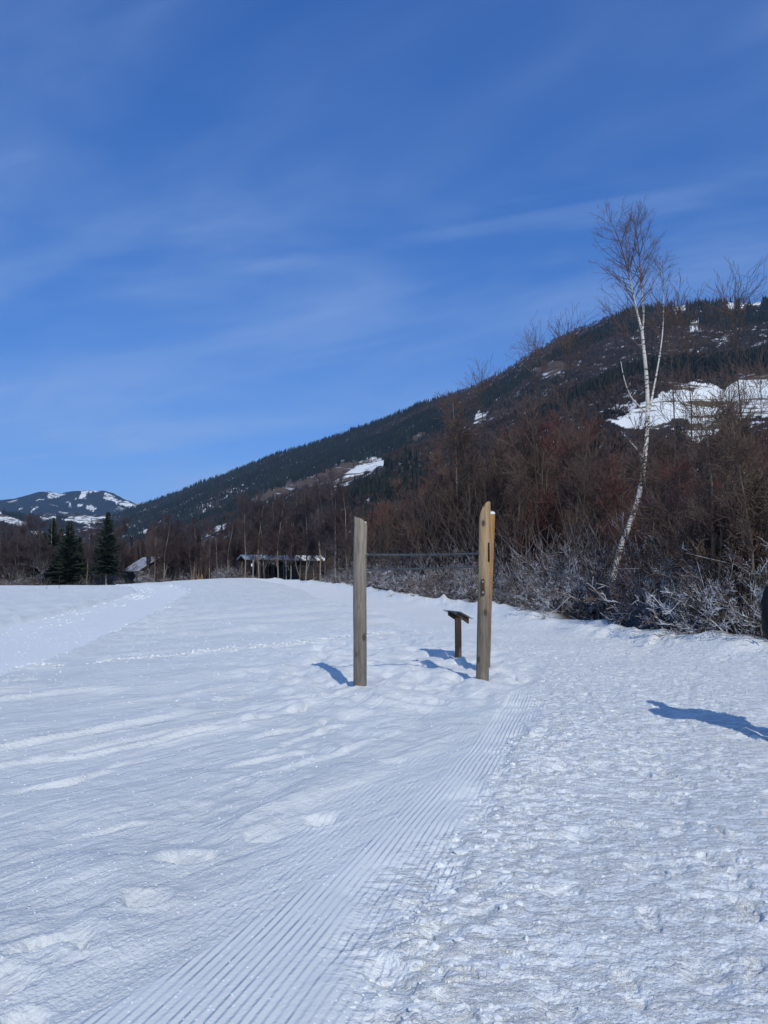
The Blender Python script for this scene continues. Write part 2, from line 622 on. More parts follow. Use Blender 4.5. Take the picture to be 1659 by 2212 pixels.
def ground(x, y, full=True):
    """height and the material masks of the snowy valley floor"""
    x = np.asarray(x, float)
    y = np.asarray(y, float)
    r = np.hypot(x, y)
    z = base_z(x, y)
    bx = bank_x(y) + 0.30 * vn(x * 0.0 + 3.3, y * 0.55, 5) + 0.10 * vn(x * 0.0 + 1.1, y * 1.9, 6)
    e = (x - bx) * 0.93
    bh = 0.26 + 0.10 * vn(x * .4, y * 0.5, 9) + 0.05 * vn(x * 1.5, y * 1.7, 10)
    beyond = S(-0.2, 0.6, e)
    # far rim of the field
    yrim = 112 + 5 * vn(x * 0.07, x * 0 + 2.0, 14) + S(-60, -120, x) * 10
    far = S(yrim, yrim + 9, y) 
    z = z + np.where(e < 0, bh * S(-1.5, -0.05, e), bh) * (1 - far)
    z = z - 1.25 * S(0.15, 3.0, e) - 1.5 * S(3, 9, e)
    z = z - (1.7 * S(yrim + 1, yrim + 22, y)) * (1 - S(0, 3, e) * 0.8)
    dark_floor = np.clip(beyond + S(yrim + 2, yrim + 6, y), 0, 1)  # ground painted dark beyond the bank, as backdrop for the thicket's inner shade
    z = z + beyond * 0.10 * fbm(x * 0.9, y * 0.9, 31, 3)
    if not full:
        return z
    near_w = np.clip(1 - r / 240, 0, 1)
    # masks
    left_edge = np.where(y < 15, np.interp(y, _gy, _gx) - 0.12, np.minimum(bank_x(y) - 5.0, 3.2 + (15 - y) * 0.35))
    left_edge = np.where(y < 15, left_edge, np.where(y < 22, np.interp(y, [15, 18.5, 22], [3.0, 1.9, 0.75]), bank_x(y) - 4.9))
    path = S(-0.30, 0.22, x - left_edge + 0.22 * fbm(x * 1.7, y * 1.3, 41, 3)) * (1 - S(-1.3, -0.5, e)) * (1 - far)
    dl, sl, al = poly_dist(x, y, LOIPE)
    loipe = 1 - S(1.95, 2.2, dl + 0.05 * vn(x * .3, y * .3, 50))
    gxe = np.interp(y, _gy, _gx)
    u = (x - gxe) * 0.965
    wander = 0.012 * vn(x * 0.0 + 5, y * 0.9, 52)
    clim = np.interp(y, [2.7, 4.4, 7.0, 10.6], [-1.05, -0.60, -0.46, -0.38])
    flim = np.interp(y, [3.0, 3.7, 5.8, 7.4, 9.5], [-1.62, -1.42, -1.15, -1.05, -0.6])
    crisp = S(clim - 0.02, clim + 0.02, u) * (1 - S(-0.13, 0.06, u + 0.13 * fbm(x * 3, y * 2.2, 53, 3)))
    crisp *= 1 - S(9.5, 12.4, y + 1.2 * vn(x * 3, y * 2, 54))
    faint = S(flim - 0.05, flim + 0.45, u + 0.22 * fbm(x * 0.7, y * 0.9, 55, 3)) * (1 - S(clim - 0.02, clim + 0.02, u)) * (1 - S(7.6, 9.6, y))
    drift = S(-0.15, 0.45, fbm(x * 0.9 + 4, y * 1.5, 56, 3))
    faint_c = faint * (0.42 - 0.38 * drift)
    groom = crisp * (0.86 + 0.14 * vn(x * 1.3, y * 1.3, 57)) + np.clip(faint_c, 0, 1)
    smooth = np.clip(crisp + faint, 0, 1)
    z = z + (1 - dark_floor) * np.clip(1.2 - r / 16, 0, 1) * (0.0016 + 0.0010 * (1 - crisp)) * vn(x / 0.011, y / 0.013, 58) * (1 - 0.95 * crisp)
    # trampled ground round the posts
    tr = np.exp(-(((x - 0.35) / 2.3) ** 2 + ((y - 12.8) / 3.3) ** 2)) + 0.75 * np.exp(-(((x + 0.1) / 2.6) ** 2 + ((y - 18) / 4.5) ** 2))
    tr = np.clip(tr * 1.25, 0, 1) * (1 - path)
    open_ = (1 - path) * (1 - loipe) * (1 - smooth) * (1 - dark_floor)
    # wind and old ski furrows, drawn out along one direction
    ca, sa = 0.585, 0.811
    a1, b1 = x * ca + y * sa, x * sa - y * ca
    a1, b1 = a1, b1 + 0.10 * vn(a1 * 0.35, b1 * 0.5, 60)
    lod = np.clip(1.25 - r / 130, 0.25, 1)
    v1 = vn(a1 / 4.2, b1 / 0.62, 61)
    v2 = vn(a1 / 2.6 + 8, b1 / 0.40, 63)
    f1 = np.exp(-(v1 / 0.17) ** 2) * S(-0.05, 0.5, fbm(a1 / 5, b1 / 1.8, 65, 3))
    f2 = np.exp(-(v2 / 0.14) ** 2) * S(0.05, 0.5, vn(a1 / 3, b1 / 1.1, 66))
    sas = 0.062 * f1 + 0.042 * f2 + 0.016 * vn(a1 / 2.2, b1 / 0.5, 64)
    far_band = 0.15 * np.exp(-(vn(a1 / 11, b1 / 1.7, 67) / 0.22) ** 2) * S(14, 30, y) * (1 - S(80, 110, y))
    big = 0.035 * fbm(x / 2.6, y / 2.6, 68, 3)
    z = z + open_ * (sas * lod * (1 - 0.55 * tr) + far_band + big * near_w) + smooth * big * 0.45
    z = z + open_ * 0.008 * fbm(x / 0.21, y / 0.21, 69, 3) * np.clip(1 - r / 30, 0, 1)
    # scattered soft hollows beside the groomed strip
    w0, w1, wv = worley(x / 0.95 + 0.2 * vn(x, y, 71), y / 1.3, 72)
    band = np.exp(-((u + 1.75) / 0.75) ** 2) * (1 - S(9, 12, y))
    z = z - open_ * band * 0.03 * (1 - S(0.12, 0.62, w0)) * (wv > 0.45)
    z = z + open_ * band * 0.03 * fbm(x / 0.42, y / 0.5, 73, 3)
    for li, (hh, ww, pts) in enumerate(STREAKS):
        xs, ys = [p[0] for p in pts], [p[1] for p in pts]
        sub = (x > min(xs) - 1.5) & (x < max(xs) + 1.5) & (y > min(ys) - 1.5) & (y < max(ys) + 1.5)
        if not sub.any():
            continue
        ds, sd, al_ = poly_dist(x[sub], y[sub], pts)
        sg_ = ds * sd + 0.10 * vn(al_ * 0.9, al_ * 0 + li, 700 + li) + 0.05 * vn(al_ * 3.1, al_ * 0 + li, 720 + li)
        lng = al_.max()
        gate = S(0, 0.9, al_) * (1 - S(lng - 0.9, lng, al_)) * S(-0.6, 0.1, vn(al_ * 0.55, al_ * 0 + li * 3.7, 740 + li)) * np.exp(-np.clip(ds - 1.0, 0, None) * 4)
        w_ = np.maximum(ww * 0.55, 0.0038 * y[sub])
        prof = np.exp(-np.where(sg_ > 0, sg_ / w_, sg_ / (3.2 * w_)) ** 2) - 0.75 * np.exp(-((sg_ - 1.8 * w_) / (0.8 * w_)) ** 2)
        z[sub] += open_[sub] * hh * 1.15 * gate * prof * (0.7 + 0.5 * vn(al_ * 2.3, al_ * 0 + li * 1.7, 780 + li))
    for hi, (hx, hy, ra_, rb_, dp) in enumerate(HOLLOWS):
        sub = (np.abs(x - hx) < 0.8) & (np.abs(y - hy) < 0.8)
        if not sub.any():
            continue
        X_, Y_ = x[sub] - hx, y[sub] - hy
        p_, q_ = X_ * 0.75 + Y_ * 0.66, -X_ * 0.66 + Y_ * 0.75
        rho = np.hypot(p_ / (0.72 * ra_), q_ / (0.72 * rb_)) + 0.42 * fbm(x[sub] / 0.20, y[sub] / 0.20, 760 + hi, 4)
        z[sub] += -0.8 * dp * (1 - S(0.45, 1.0, rho)) * np.clip(0.75 - 0.9 * Y_ / rb_, 0.15, 1.5) + 0.10 * dp * np.exp(-((rho - 1.15) / 0.22) ** 2)
    # footprints round the posts
    z = z + 0.11 * np.exp(-(((x + 0.35) / 0.75) ** 2 + ((y - 10.7) / 0.75) ** 2)) + 0.03 * np.exp(-(((x - 1.5) / 0.5) ** 2 + ((y - 11.5) / 0.5) ** 2))
    w0, w1, wv = worley(x / 0.42, y / 0.52, 75)
    z = z + tr * (0.060 * fbm(x / 0.45, y / 0.55, 76, 3) - 0.060 * (1 - S(0.15, 0.5, w0)) * (wv > 0.3))
    # the single furrow with its rim of crumbs
    sub = (x > -14) & (x < 2) & (y > 3) & (y < 24)
    df = np.full(x.shape, 9.0)
    if sub.any():
        df[sub] = poly_dist(x[sub], y[sub], FURROW)[0]
    df = df + 0.05 * vn(x * 2.2, y * 2.2, 80)
    brk = S(-0.55, -0.1, vn(x * 1.1, y * 1.1, 81))
    z = z + open_ * brk * (0.060 * np.exp(-((df - 0.08) / 0.13) ** 2) * (0.8 + 0.4 * vn(x * 4, y * 4, 82)))
    # machine-set ski road
    z = z - 0.10 * loipe + 0.05 * np.exp(-((dl - 2.35) / 0.22) ** 2) * open_
    for off in (0.55, 0.95, 1.4):
        z = z - 0.05 * loipe * np.exp(-(((dl * -sl) - off) / 0.14) ** 2) + loipe * 0.03 * vn(x * 3, y * 1.5, 85) * np.exp(-(((dl * -sl) - off) / 0.2) ** 2)
    z = z + loipe * 0.006 * vn(dl * 16, al * 0.15, 83)
    # groomed strip: shallow step between the two passes
    z = z - 0.03 * smooth + 0.002 * np.exp(-((u - clim) / 0.06) ** 2) * (1 - S(10, 12, y)) * S(0.3, 1.5, y)
    z = z + crisp * 0.004 * vn(u * 9, y * 0.7, 84)
    # trodden path: broken lumps and boot scuffs, coarser along its left edge
    edge = np.exp(-((x - left_edge - 0.35) / 0.55) ** 2) * (1 - S(14, 17, y))
    w0, w1, wv = worley(x / 0.115 + 0.3 * vn(x * 3, y * 3, 90), y / 0.085, 91)
    lump = np.clip(1 - w0 * 1.25, 0, 1) ** 0.7 * (wv > (0.62 - 0.28 * edge)) * (0.5 + wv)
    rr = fbm(x / 0.26, y / 0.17, 92, 4)
    rid = 1 - np.abs(vn(x / 0.10 + 0.5 * vn(x * 2, y * 2, 95), y / 0.07, 93))
    pq = 0.35 + 1.0 * S(-0.35, 0.5, fbm(x / 0.9, y / 1.1, 97, 3))
    s0, s1, sv = worley(x / 0.34 + 0.25 * vn(x * 2, y * 2, 98), y / 0.44, 99)
    scuff = (1 - S(0.16, 0.40, s0)) * (sv > 0.62) * (1 - S(16, 22, y))
    rnear = np.clip(1.15 - r / 60, 0.3, 1)
    z = z + path * rnear * (pq * (0.0085 * rr + 0.006 * lump + 0.006 * rid ** 2) + 0.013 * edge * lump - 0.03 - 0.022 * scuff)
    z = z + path * 0.04 * fbm(x / 1.6, y / 1.9, 94, 2)
    for (bx_, by_, ba_, bd_) in PRINTS:
        sub = np.nonzero((np.abs(x - bx_) < 0.3) & (np.abs(y - by_) < 0.3))[0]
        if not len(sub):
            continue
        X_, Y_ = x[sub] - bx_, y[sub] - by_
        p_ = X_ * math.sin(ba_) + Y_ * math.cos(ba_)
        q_ = X_ * math.cos(ba_) - Y_ * math.sin(ba_)
        sole = np.maximum(1 - S(0.82, 1.02, np.hypot((p_ - 0.045) / 0.095, q_ / 0.050)), 1 - S(0.8, 1.02, np.hypot((p_ + 0.085) / 0.058, q_ / 0.040)))
        rim = np.exp(-((np.hypot(p_ / 0.165, q_ / 0.072) - 1) / 0.16) ** 2)
        z[sub] += path[sub] * bd_ * (-sole * (1 + 0.25 * np.sin(p_ * 330)) + 0.35 * rim)
    z = z + S(-1.3, -0.5, e) * (1 - beyond) * (0.05 * fbm(x / 0.5, y / 0.5, 96, 3)) * (1 - far)
    rough = np.clip(path * 1.0 + 0.35 * tr + 0.55 * S(-1.6, -0.7, e), 0, 1) * (1 - dark_floor)
    gu = u + wander
    return z, groom, gu, rough, dark_floor, np.clip(loipe * 0.85 + smooth * 0.15, 0, 1)


def gz(x, y):
    return float(ground(np.array([x]), np.array([y]))[0][0])


# one polar sheet, denser in front and near
rr_ = [0.35]
while rr_[-1] < 190:
    r_ = rr_[-1]
    if r_ < 2.2:
        d_ = 0.12
    else:
        d_ = min(r_ * r_ / (1.6 * 769) * 0.74, 0.022 * r_)
        d_ = max(d_, 0.0055)
    rr_.append(r_ + d_)
rr_ = np.array(rr_)
th = np.concatenate([np.linspace(-32, 32, 781), np.linspace(32, 328, 84)[1:-1]])
th = np.radians(th)
TH, RR = np.meshgrid(th, rr_)
gxv, gyv = (RR * np.sin(TH)).ravel(), (RR * np.cos(TH)).ravel()
Z, groom, gu, rough, dark_floor, pressed = ground(gxv, gyv)
# press the rim of the sheet below the outer valley floor
nr, nt = TH.shape
V = np.stack([gxv, gyv, Z], 1)
i = np.arange(nr - 1)[:, None] * nt
j = np.arange(nt)[None, :]
j2 = (j + 1) % nt
F = np.stack([i + j, i + j2, i + nt + j2, i + nt + j], -1).reshape(-1, 4)
centre = len(V)
V = np.vstack([V, [[0, 0, float(Z[:nt].mean())]]])
ext = lambda a: np.append(a, 0)
fan = np.stack([np.full(nt, centre), (np.arange(nt) + 1) % nt, np.arange(nt)], -1)
o = link('snow_field', mesh_np('snow_field', V, [F, fan], M_SNOW, True,
         dict(groom=ext(groom), groomu=ext(gu), rough=ext(rough), dark_floor=ext(dark_floor), pressed=ext(pressed))))
tag(o, 'snow covered meadow with a trodden path and a groomed strip', kind='structure')

M_FLOOR = mountain_mat('valley_floor', (0.04, 0.031, 0.024), (0.075, 0.057, 0.042))
ang = np.radians(np.linspace(0, 360, 181)[:-1])
rad = np.array([150, 175, 200, 300, 500, 800, 1500, 3000, 6000, 11000, 15500.0])
TH, RR = np.meshgrid(ang, rad)
vx, vy = (RR * np.sin(TH)).ravel(), (RR * np.cos(TH)).ravel()
vz = np.where(RR.ravel() < 190, -4.2, -2.6) + np.where(RR.ravel() < 190, 0, 0.0)
vz = np.where((RR.ravel() < 199), -4.0, -3.2)
n_ = len(ang)
i = np.arange(len(rad) - 1)[:, None] * n_
j = np.arange(n_)[None, :]
F = np.stack([i + j, i + (j + 1) % n_, i + n_ + (j + 1) % n_, i + n_ + j], -1).reshape(-1, 4)
sn = np.where(vy < 20, 1.0, 0.0)
o = link('valley_floor', mesh_np('valley_floor', np.stack([vx, vy, vz], 1), [F], M_FLOOR, True, dict(snow=sn, meadow=sn * 0)))
tag(o, kind='structure')

# ------------------------------------------------------------------ mountains
def azr(X, Y, d):
    p = at(X, Y, d)
    return math.atan2(p.x, p.y), math.hypot(p.x, p.y), p.z


class Slope:
    """valley side between a foot line and a ridge line, each given by bearing"""

    def __init__(self, ridge, foot, amp, wl, seed, curve=0.5, rough=6.0, rwl=90):
        self.a = np.array([p[0] for p in ridge])
        self.r = np.array([p[1] for p in ridge])
        self.z = np.array([p[2] for p in ridge])
        self.fa = np.array([p[0] for p in foot])
        self.fr = np.array([p[1] for p in foot])
        self.amp, self.wl, self.seed, self.curve, self.rough, self.rwl = amp, wl, seed, curve, rough, rwl

    def pos(self, az, s):
        rr, zr, rf = np.interp(az, self.a, self.r), np.interp(az, self.a, self.z), np.interp(az, self.fa, self.fr)
        r = rf + s * (rr - rf)
        x, y = r * np.sin(az), r * np.cos(az)
        c = self.curve
        pr = np.where(s <= 1, (1 - c) * s + c * s * s, 1 - (s - 1) * 1.3)
        z = -3.5 + (zr + 3.5) * pr
        w = np.clip(4 * s * (1 - s), 0, 1)
        z = z + self.amp * fbm(x / self.wl, y / self.wl, self.seed, 4) * w
        z = z + self.rough * fbm(x / self.rwl, y / self.rwl, self.seed + 50, 3) * np.clip(s * 8, 0, 1)
        return x, y, z

    def grid(self, az, s, mat_, name, maskf):
        A, SS = np.meshgrid(az, s)
        x, y, z = self.pos(A.ravel(), SS.ravel())
        n = len(az)
        i = np.arange(len(s) - 1)[:, None] * n
        j = np.arange(n - 1)[None, :]
        F = np.stack([i + j, i + j + 1, i + n + j + 1, i + n + j], -1).reshape(-1, 4)
        snow, meadow = maskf(x, y, z)
        return tag(link(name, mesh_np(name, np.stack([x, y, z], 1), [F], mat_, True, dict(snow=snow, meadow=meadow))), kind='structure')


RIDGE = [(250, 1112, 4900), (300, 1093, 4700), (350, 1077, 4450), (420, 1050, 4200), (500, 1020, 3950), (600, 982, 3600), (700, 951, 3350),
         (760, 932, 3250), (840, 905, 3080), (890, 880, 2950), (940, 864, 2860), (1000, 846, 2770), (1060, 820, 2660), (1110, 790, 2580),
         (1150, 762, 2500), (1200, 735, 2430), (1250, 716, 2380), (1300, 697, 2330), (1360, 673, 2280), (1400, 666, 2260), (1450, 662, 2250),
         (1500, 657, 2240), (1560, 655, 2240), (1620, 652, 2230), (1659, 648, 2220), (1720, 640, 2200)]
ridge = [azr(*p) for p in RIDGE]
a0, r0, z0 = ridge[-1]
ridge += [(a0 + 0.2, r0 * 0.98, z0 * 1.05), (a0 + 0.55, r0 * 0.95, z0 * 1.0), (a0 + 1.0, r0, z0 * 0.9)]
foot = [(-0.42, 1500), (-0.30, 1050), (-0.15, 620), (0.0, 400), (0.15, 300), (0.3, 240), (0.45, 210), (0.7, 190), (1.5, 190)]
MT = Slope(ridge, foot, 42, 520, 101, 0.42, 5.0, 110)

CLEAR = [  # snowy clearings
    [(1315, 912), (1345, 902), (1400, 868), (1470, 830), (1505, 824), (1560, 838), (1600, 820), (1659, 812), (1760, 800), (1760, 890), (1659, 900), (1600, 902),
     (1560, 925), (1505, 958), (1490, 950), (1488, 902), (1440, 908), (1425, 926), (1345, 922)],
    [(712, 1050), (770, 1006), (806, 988), (834, 994), (832, 1003), (786, 1020), (745, 1048)],
    [(1020, 914), (1036, 892), (1056, 888), (1054, 900), (1034, 914)],
    [(366, 1184), (420, 1160), (470, 1136), (492, 1128), (490, 1140), (430, 1164), (380, 1186)],
    [(1436, 668), (1440, 656), (1482, 652), (1474, 672), (1462, 690), (1456, 672)],
    [(1488, 714), (1498, 690), (1508, 678), (1514, 694), (1524, 706), (1506, 714)],
    [(1560, 668), (1575, 650), (1640, 645), (1655, 655), (1600, 664)],
    [(306, 1150), (312, 1141), (320, 1140), (316, 1150)],
    [(790, 1078), (800, 1072), (806, 1076), (798, 1082)],
]
MEADOW = [
    [(538, 1082), (560, 1066), (640, 1038), (700, 1018), (745, 1000), (772, 996), (768, 1008), (720, 1038), (640, 1058), (600, 1070), (545, 1084)],
    [(372, 1205), (420, 1178), (500, 1140), (505, 1160), (450, 1190), (400, 1208)],
    [(868, 950), (900, 936), (930, 934), (900, 950)],
    [(1150, 800), (1200, 778), (1230, 790), (1190, 815)],
]


def mt_mask(x, y, z, grow=1.0):
    X, Y = seen(x, y, z)
    jx, jy = 5 * fbm(X / 17, Y / 17, 201, 3), 3.5 * fbm(X / 13, Y / 13, 211, 3)
    sn = np.zeros(X.shape)
    md = np.zeros(X.shape)
    for k, p in enumerate(CLEAR):
        hit = in_poly(X + jx, Y + jy, p)
        if k in (4, 5, 6):
            hit &= fbm(X / 9, Y / 12, 231, 3) > -0.05
        sn[hit] = 1
    for p in MEADOW:
        md[in_poly(X + jx, Y + jy, p)] = 1
    return sn, md


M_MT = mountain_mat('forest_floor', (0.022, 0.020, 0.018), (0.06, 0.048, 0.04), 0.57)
s_ = np.concatenate([np.linspace(0, 0.13, 14)[:-1], np.linspace(0.13, 0.36, 190)[:-1], np.linspace(0.36, 1.0, 90), np.linspace(1.02, 1.6, 12)])
az_ = np.concatenate([np.linspace(-0.42, 0.26, 230)[:-1], np.linspace(0.26, 0.50, 200)[:-1], np.linspace(0.50, 1.45, 50)])
mt = MT.grid(az_, s_, M_MT, 'mountain', mt_mask)
mt['label'] = 'long wooded mountainside falling to the left behind the thicket'

# blue mountain that closes the valley
FAR = [(-900, 1150, 7600), (-500, 1120, 7800), (-250, 1100, 8000), (-120, 1092, 8200), (0, 1079, 8300), (30, 1079, 8300), (60, 1072, 8300), (85, 1064, 8350), (105, 1062, 8400), (130, 1066, 8450), (155, 1062, 8500),
       (180, 1060, 8500), (200, 1058, 8500), (222, 1060, 8450), (245, 1066, 8400), (270, 1078, 8300), (292, 1088, 8200), (310, 1096, 8200),
       (360, 1110, 8200), (450, 1135, 8200), (600, 1180, 8200)]
FARS = Slope([azr(*p) for p in FAR], [(-1.2, 4600), (0.3, 4600)], 90, 900, 301, 0.5, 10.0, 160)
FAR_SNOW = [[(104, 1076), (106, 1063), (136, 1066), (126, 1073)], [(160, 1082), (172, 1072), (176, 1061), (196, 1057), (214, 1061), (186, 1064), (184, 1074)],
            [(224, 1074), (228, 1065), (244, 1070), (252, 1080), (278, 1084), (294, 1092), (276, 1096), (258, 1090), (240, 1082)],
            [(183, 1096), (192, 1090), (208, 1098), (200, 1104)], [(66, 1104), (70, 1097), (80, 1094), (76, 1102)], [(40, 1101), (42, 1097), (50, 1100)],
            [(146, 1094), (150, 1086), (154, 1096)], [(164, 1092), (178, 1087), (176, 1095)]]


def far_mask(x, y, z):
    X, Y = seen(x, y, z)
    jx, jy = 3 * fbm(X / 5, Y / 5, 311, 3), 2.2 * fbm(X / 4, Y / 4, 321, 3)
    sn = np.zeros(X.shape)
    for p in FAR_SNOW:
        sn[in_poly(X + jx, Y + jy, p)] = 1
    sc = fbm(x / 210, y / 130, 331, 4)
    sn = np.maximum(sn, (S(0.95, 1.05, sc) * S(250, 420, z)) * 0.7)
    return sn, np.zeros(X.shape)


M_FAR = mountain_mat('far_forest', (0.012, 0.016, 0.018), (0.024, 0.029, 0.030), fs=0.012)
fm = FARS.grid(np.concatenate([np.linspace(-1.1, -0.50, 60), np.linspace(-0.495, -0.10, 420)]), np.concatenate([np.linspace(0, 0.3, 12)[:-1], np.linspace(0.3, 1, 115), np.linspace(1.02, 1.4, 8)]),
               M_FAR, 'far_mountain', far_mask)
fm['label'] = 'blue wooded mountain with snowy clearings closing the valley'
# white summit peeping out behind
PEAK = [(270, 1104, 14000), (290, 1090, 14000), (305, 1086, 14000), (318, 1090, 14000), (332, 1082, 14000), (345, 1086, 14000), (370, 1100, 14000)]
PK = Slope([azr(*p) for p in PEAK], [(-0.5, 10500), (0.2, 10500)], 60, 800, 401, 0.4, 12, 200)
pm = PK.grid(np.linspace(-0.345, -0.265, 60), np.concatenate([np.linspace(0, 1, 60), np.linspace(1.03, 1.3, 5)]), M_FAR, 'snowy_summit',
             lambda x, y, z: (np.ones(x.shape), np.zeros(x.shape)))
pm['label'] = 'small white summit in the gap between the two mountains'

# wooded foothill with snowy meadows in front of the blue mountain
HILL = [(-900, 1030, 2600), (-500, 1050, 2800), (-200, 1078, 3000), (-60, 1092, 3100), (0, 1103, 3200), (40, 1110, 3300), (80, 1118, 3500), (130, 1116, 3900), (180, 1114, 4100), (230, 1116, 4200), (270, 1122, 4200), (340, 1136, 4200), (450, 1160, 4200)]
HL = Slope([azr(*p) for p in HILL], [(-1.2, 1700), (0.3, 2300)], 30, 500, 501, 0.35, 5, 90)
HILL_SNOW = [[(-60, 1100), (0, 1108), (12, 1114), (40, 1122), (62, 1130), (60, 1136), (36, 1138), (24, 1130), (0, 1124), (-60, 1120)],
             [(80, 1118), (90, 1113), (122, 1115), (120, 1122), (96, 1122)], [(132, 1122), (150, 1114), (228, 1114), (224, 1128), (190, 1132), (160, 1126)],
             [(64, 1150), (70, 1144), (86, 1148), (84, 1158)]]


def hill_mask(x, y, z):
    X, Y = seen(x, y, z)
    jx, jy = 5 * fbm(X / 7, Y / 5, 511, 3), 2.0 * fbm(X / 9, Y / 3, 521, 3)
    sn = np.zeros(X.shape)
    for p in HILL_SNOW:
        sn[in_poly(X + jx, Y + jy, p)] = 1
    return sn, np.zeros(X.shape)


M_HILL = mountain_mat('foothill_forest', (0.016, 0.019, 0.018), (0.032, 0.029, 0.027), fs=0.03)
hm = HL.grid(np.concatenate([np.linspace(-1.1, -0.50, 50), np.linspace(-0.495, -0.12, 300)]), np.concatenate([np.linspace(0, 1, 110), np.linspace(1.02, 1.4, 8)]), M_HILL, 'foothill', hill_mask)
hm['label'] = 'low wooded foothill with snowy meadows on the left'


# forests on the slopes: far woods that read as one mass
def cones(rng, x, y, z, h, w):
    n = len(x)
    k = 4
    a = np.arange(k) / k * 2 * np.pi
    a = a[None, :] + rng.uniform(0, 6.28, n)[:, None]
    parts = []
    for (zb, zt, wr) in ((0.05, 0.66, 1.0), (0.40, 1.0, 0.66)):
        rad = w[:, None] * wr * rng.uniform(0.7, 1.15, (n, k))
        ring = np.stack([x[:, None] + rad * np.cos(a), y[:, None] + rad * np.sin(a), z[:, None] + h[:, None] * (zb + rng.uniform(-.04, .04, (n, k)))], -1)
        lean = rng.uniform(-0.05, 0.05, (n, 2)) * w[:, None]
        apex = np.stack([x + lean[:, 0], y + lean[:, 1], z + h * zt], -1)[:, None, :]
        parts.append(np.concatenate([ring, apex], 1))
    V = np.concatenate(parts, 1)            # n, 12, 3
    base = np.arange(n)[:, None, None] * (2 * (k + 1))
    f = np.array([[q * (k + 1) + i, q * (k + 1) + (i + 1) % k, q * (k + 1) + k] for q in range(2) for i in range(k)])
    return V.reshape(-1, 3), (base + f[None]).reshape(-1, 3), 2 * (k + 1)


def brooms(rng, x, y, z, h, w):
    """bare broadleaf crowns: a spray of narrow upright slivers"""
    n, k = len(x), 8
    a = rng.uniform(0, 6.28, (n, k))
    rr = np.sqrt(rng.uniform(0, 1, (n, k))) * w[:, None]
    zt = h[:, None] * (1.0 - 0.30 * (rr / w[:, None]) ** 2) * rng.uniform(0.72, 1.0, (n, k))
    zb = zt * rng.uniform(0.15, 0.5, (n, k))
    tx, ty = x[:, None] + rr * np.cos(a), y[:, None] + rr * np.sin(a)
    b = rng.uniform(0, 6.28, (n, k))
    hw = rng.uniform(0.35, 0.9, (n, k))
    P0 = np.stack([x[:, None] + 0.45 * rr * np.cos(a), y[:, None] + 0.45 * rr * np.sin(a), z[:, None] + zb], -1)
    P1 = np.stack([tx + hw * np.cos(b), ty + hw * np.sin(b), z[:, None] + zt * rng.uniform(0.75, 1, (n, k))], -1)
    P2 = np.stack([tx - hw * np.cos(b), ty - hw * np.sin(b), z[:, None] + zt], -1)
    V = np.stack([P0, P1, P2], 2).reshape(-1, 3)
    return V, np.arange(len(V)).reshape(-1, 3), 3 * k


M_CONI = tint_mat('conifer_green', (0.010, 0.014, 0.012), (0.030, 0.036, 0.027))
M_BROOM = tint_mat('bare_crown', (0.034, 0.025, 0.023), (0.11, 0.078, 0.065))


def forest_points(slope, rng, n, s0, s1, az0, az1, maskf, dens=None):
    az = rng.uniform(az0, az1, n * 2)
    # uniform over the ground: weight by r
    s = rng.uniform(s0, s1, n * 2)
    rr, rf = np.interp(az, slope.a, slope.r), np.interp(az, slope.fa, slope.fr)
    r = rf + s * (rr - rf)
    keep = rng.uniform(0, 1, n * 2) < r / 5000 * (rr - rf) / 2600 * 2.2
    az, s = az[keep][:n], s[keep][:n]
    return az, s


rng = np.random.default_rng(5)
az, s = forest_points(MT, rng, 92000, 0.0, 1.03, -0.34, 0.52, None)
x, y, z = MT.pos(az, s)
h = rng.uniform(10, 23, len(x)) * (1 - 0.2 * np.clip(s, 0, 0.9)) * (1 + 0.35 * (s > 0.96))
thin = (s < 0.955) | (rng.uniform(0, 1, len(s)) < 0.6)
keep = thin.copy()
for fr in (0.0, 0.5, 0.95):
    sn, md = mt_mask(x, y, z + fr * h)
    keep &= ~(((sn > 0.5) & (rng.uniform(0, 1, len(x)) < 0.965)) | ((md > 0.5) & (rng.uniform(0, 1, len(x)) < 0.93)))
keep &= (np.hypot(x, y) > 430) | (rng.uniform(0, 1, len(x)) < 0.5)
# stands of conifers above, broadleaf woods below, mixed in patches
X, Y = seen(x, y, z)
pat = fbm(x / 260, y / 260, 601, 3) + 1.5 * (s - 0.36 - 0.20 * S(800, 1000, X) * (1 - S(1250, 1400, X))) - 0.0006 * np.clip(X - 900, 0, 700) + 0.35 * S(900, 500, X)
con = (pat + rng.normal(0, 0.22, len(x)) > 0.0) | ((X > 1420) & (Y > 890) & (Y < 975) & (fbm(X / 40, Y / 40, 605, 2) > -0.1))
kc, kb = keep & con, keep & ~con
Vc, Fc, m_ = cones(rng, x[kc], y[kc], z[kc] - 0.6, h[kc], h[kc] * rng.uniform(0.13, 0.20, kc.sum()))
tint = np.repeat(np.clip(0.36 + 0.33 * fbm(x[kc] / 60, y[kc] / 60, 611, 2) + rng.normal(0, 0.26, kc.sum()), 0, 1), m_)
tag(link('conifer_forest', mesh_np('conifer_forest', Vc, [Fc], M_CONI, False, dict(tint=tint))), 'dark conifer forest covering the upper mountainside', 'forest', kind='stuff')
Vb, Fb, m_ = brooms(rng, x[kb], y[kb], z[kb], h[kb] * 0.72, h[kb] * 0.22)
tint = np.repeat(np.clip(0.4 + 0.3 * fbm(x[kb] / 70, y[kb] / 70, 621, 2) + rng.normal(0, 0.22, kb.sum()), 0, 1), m_)
tag(link('bare_forest', mesh_np('bare_forest', Vb, [Fb], M_BROOM, False, dict(tint=tint))), 'brown leafless woods on the lower mountainside', 'forest', kind='stuff')
print('forest', kc.sum(), kb.sum())

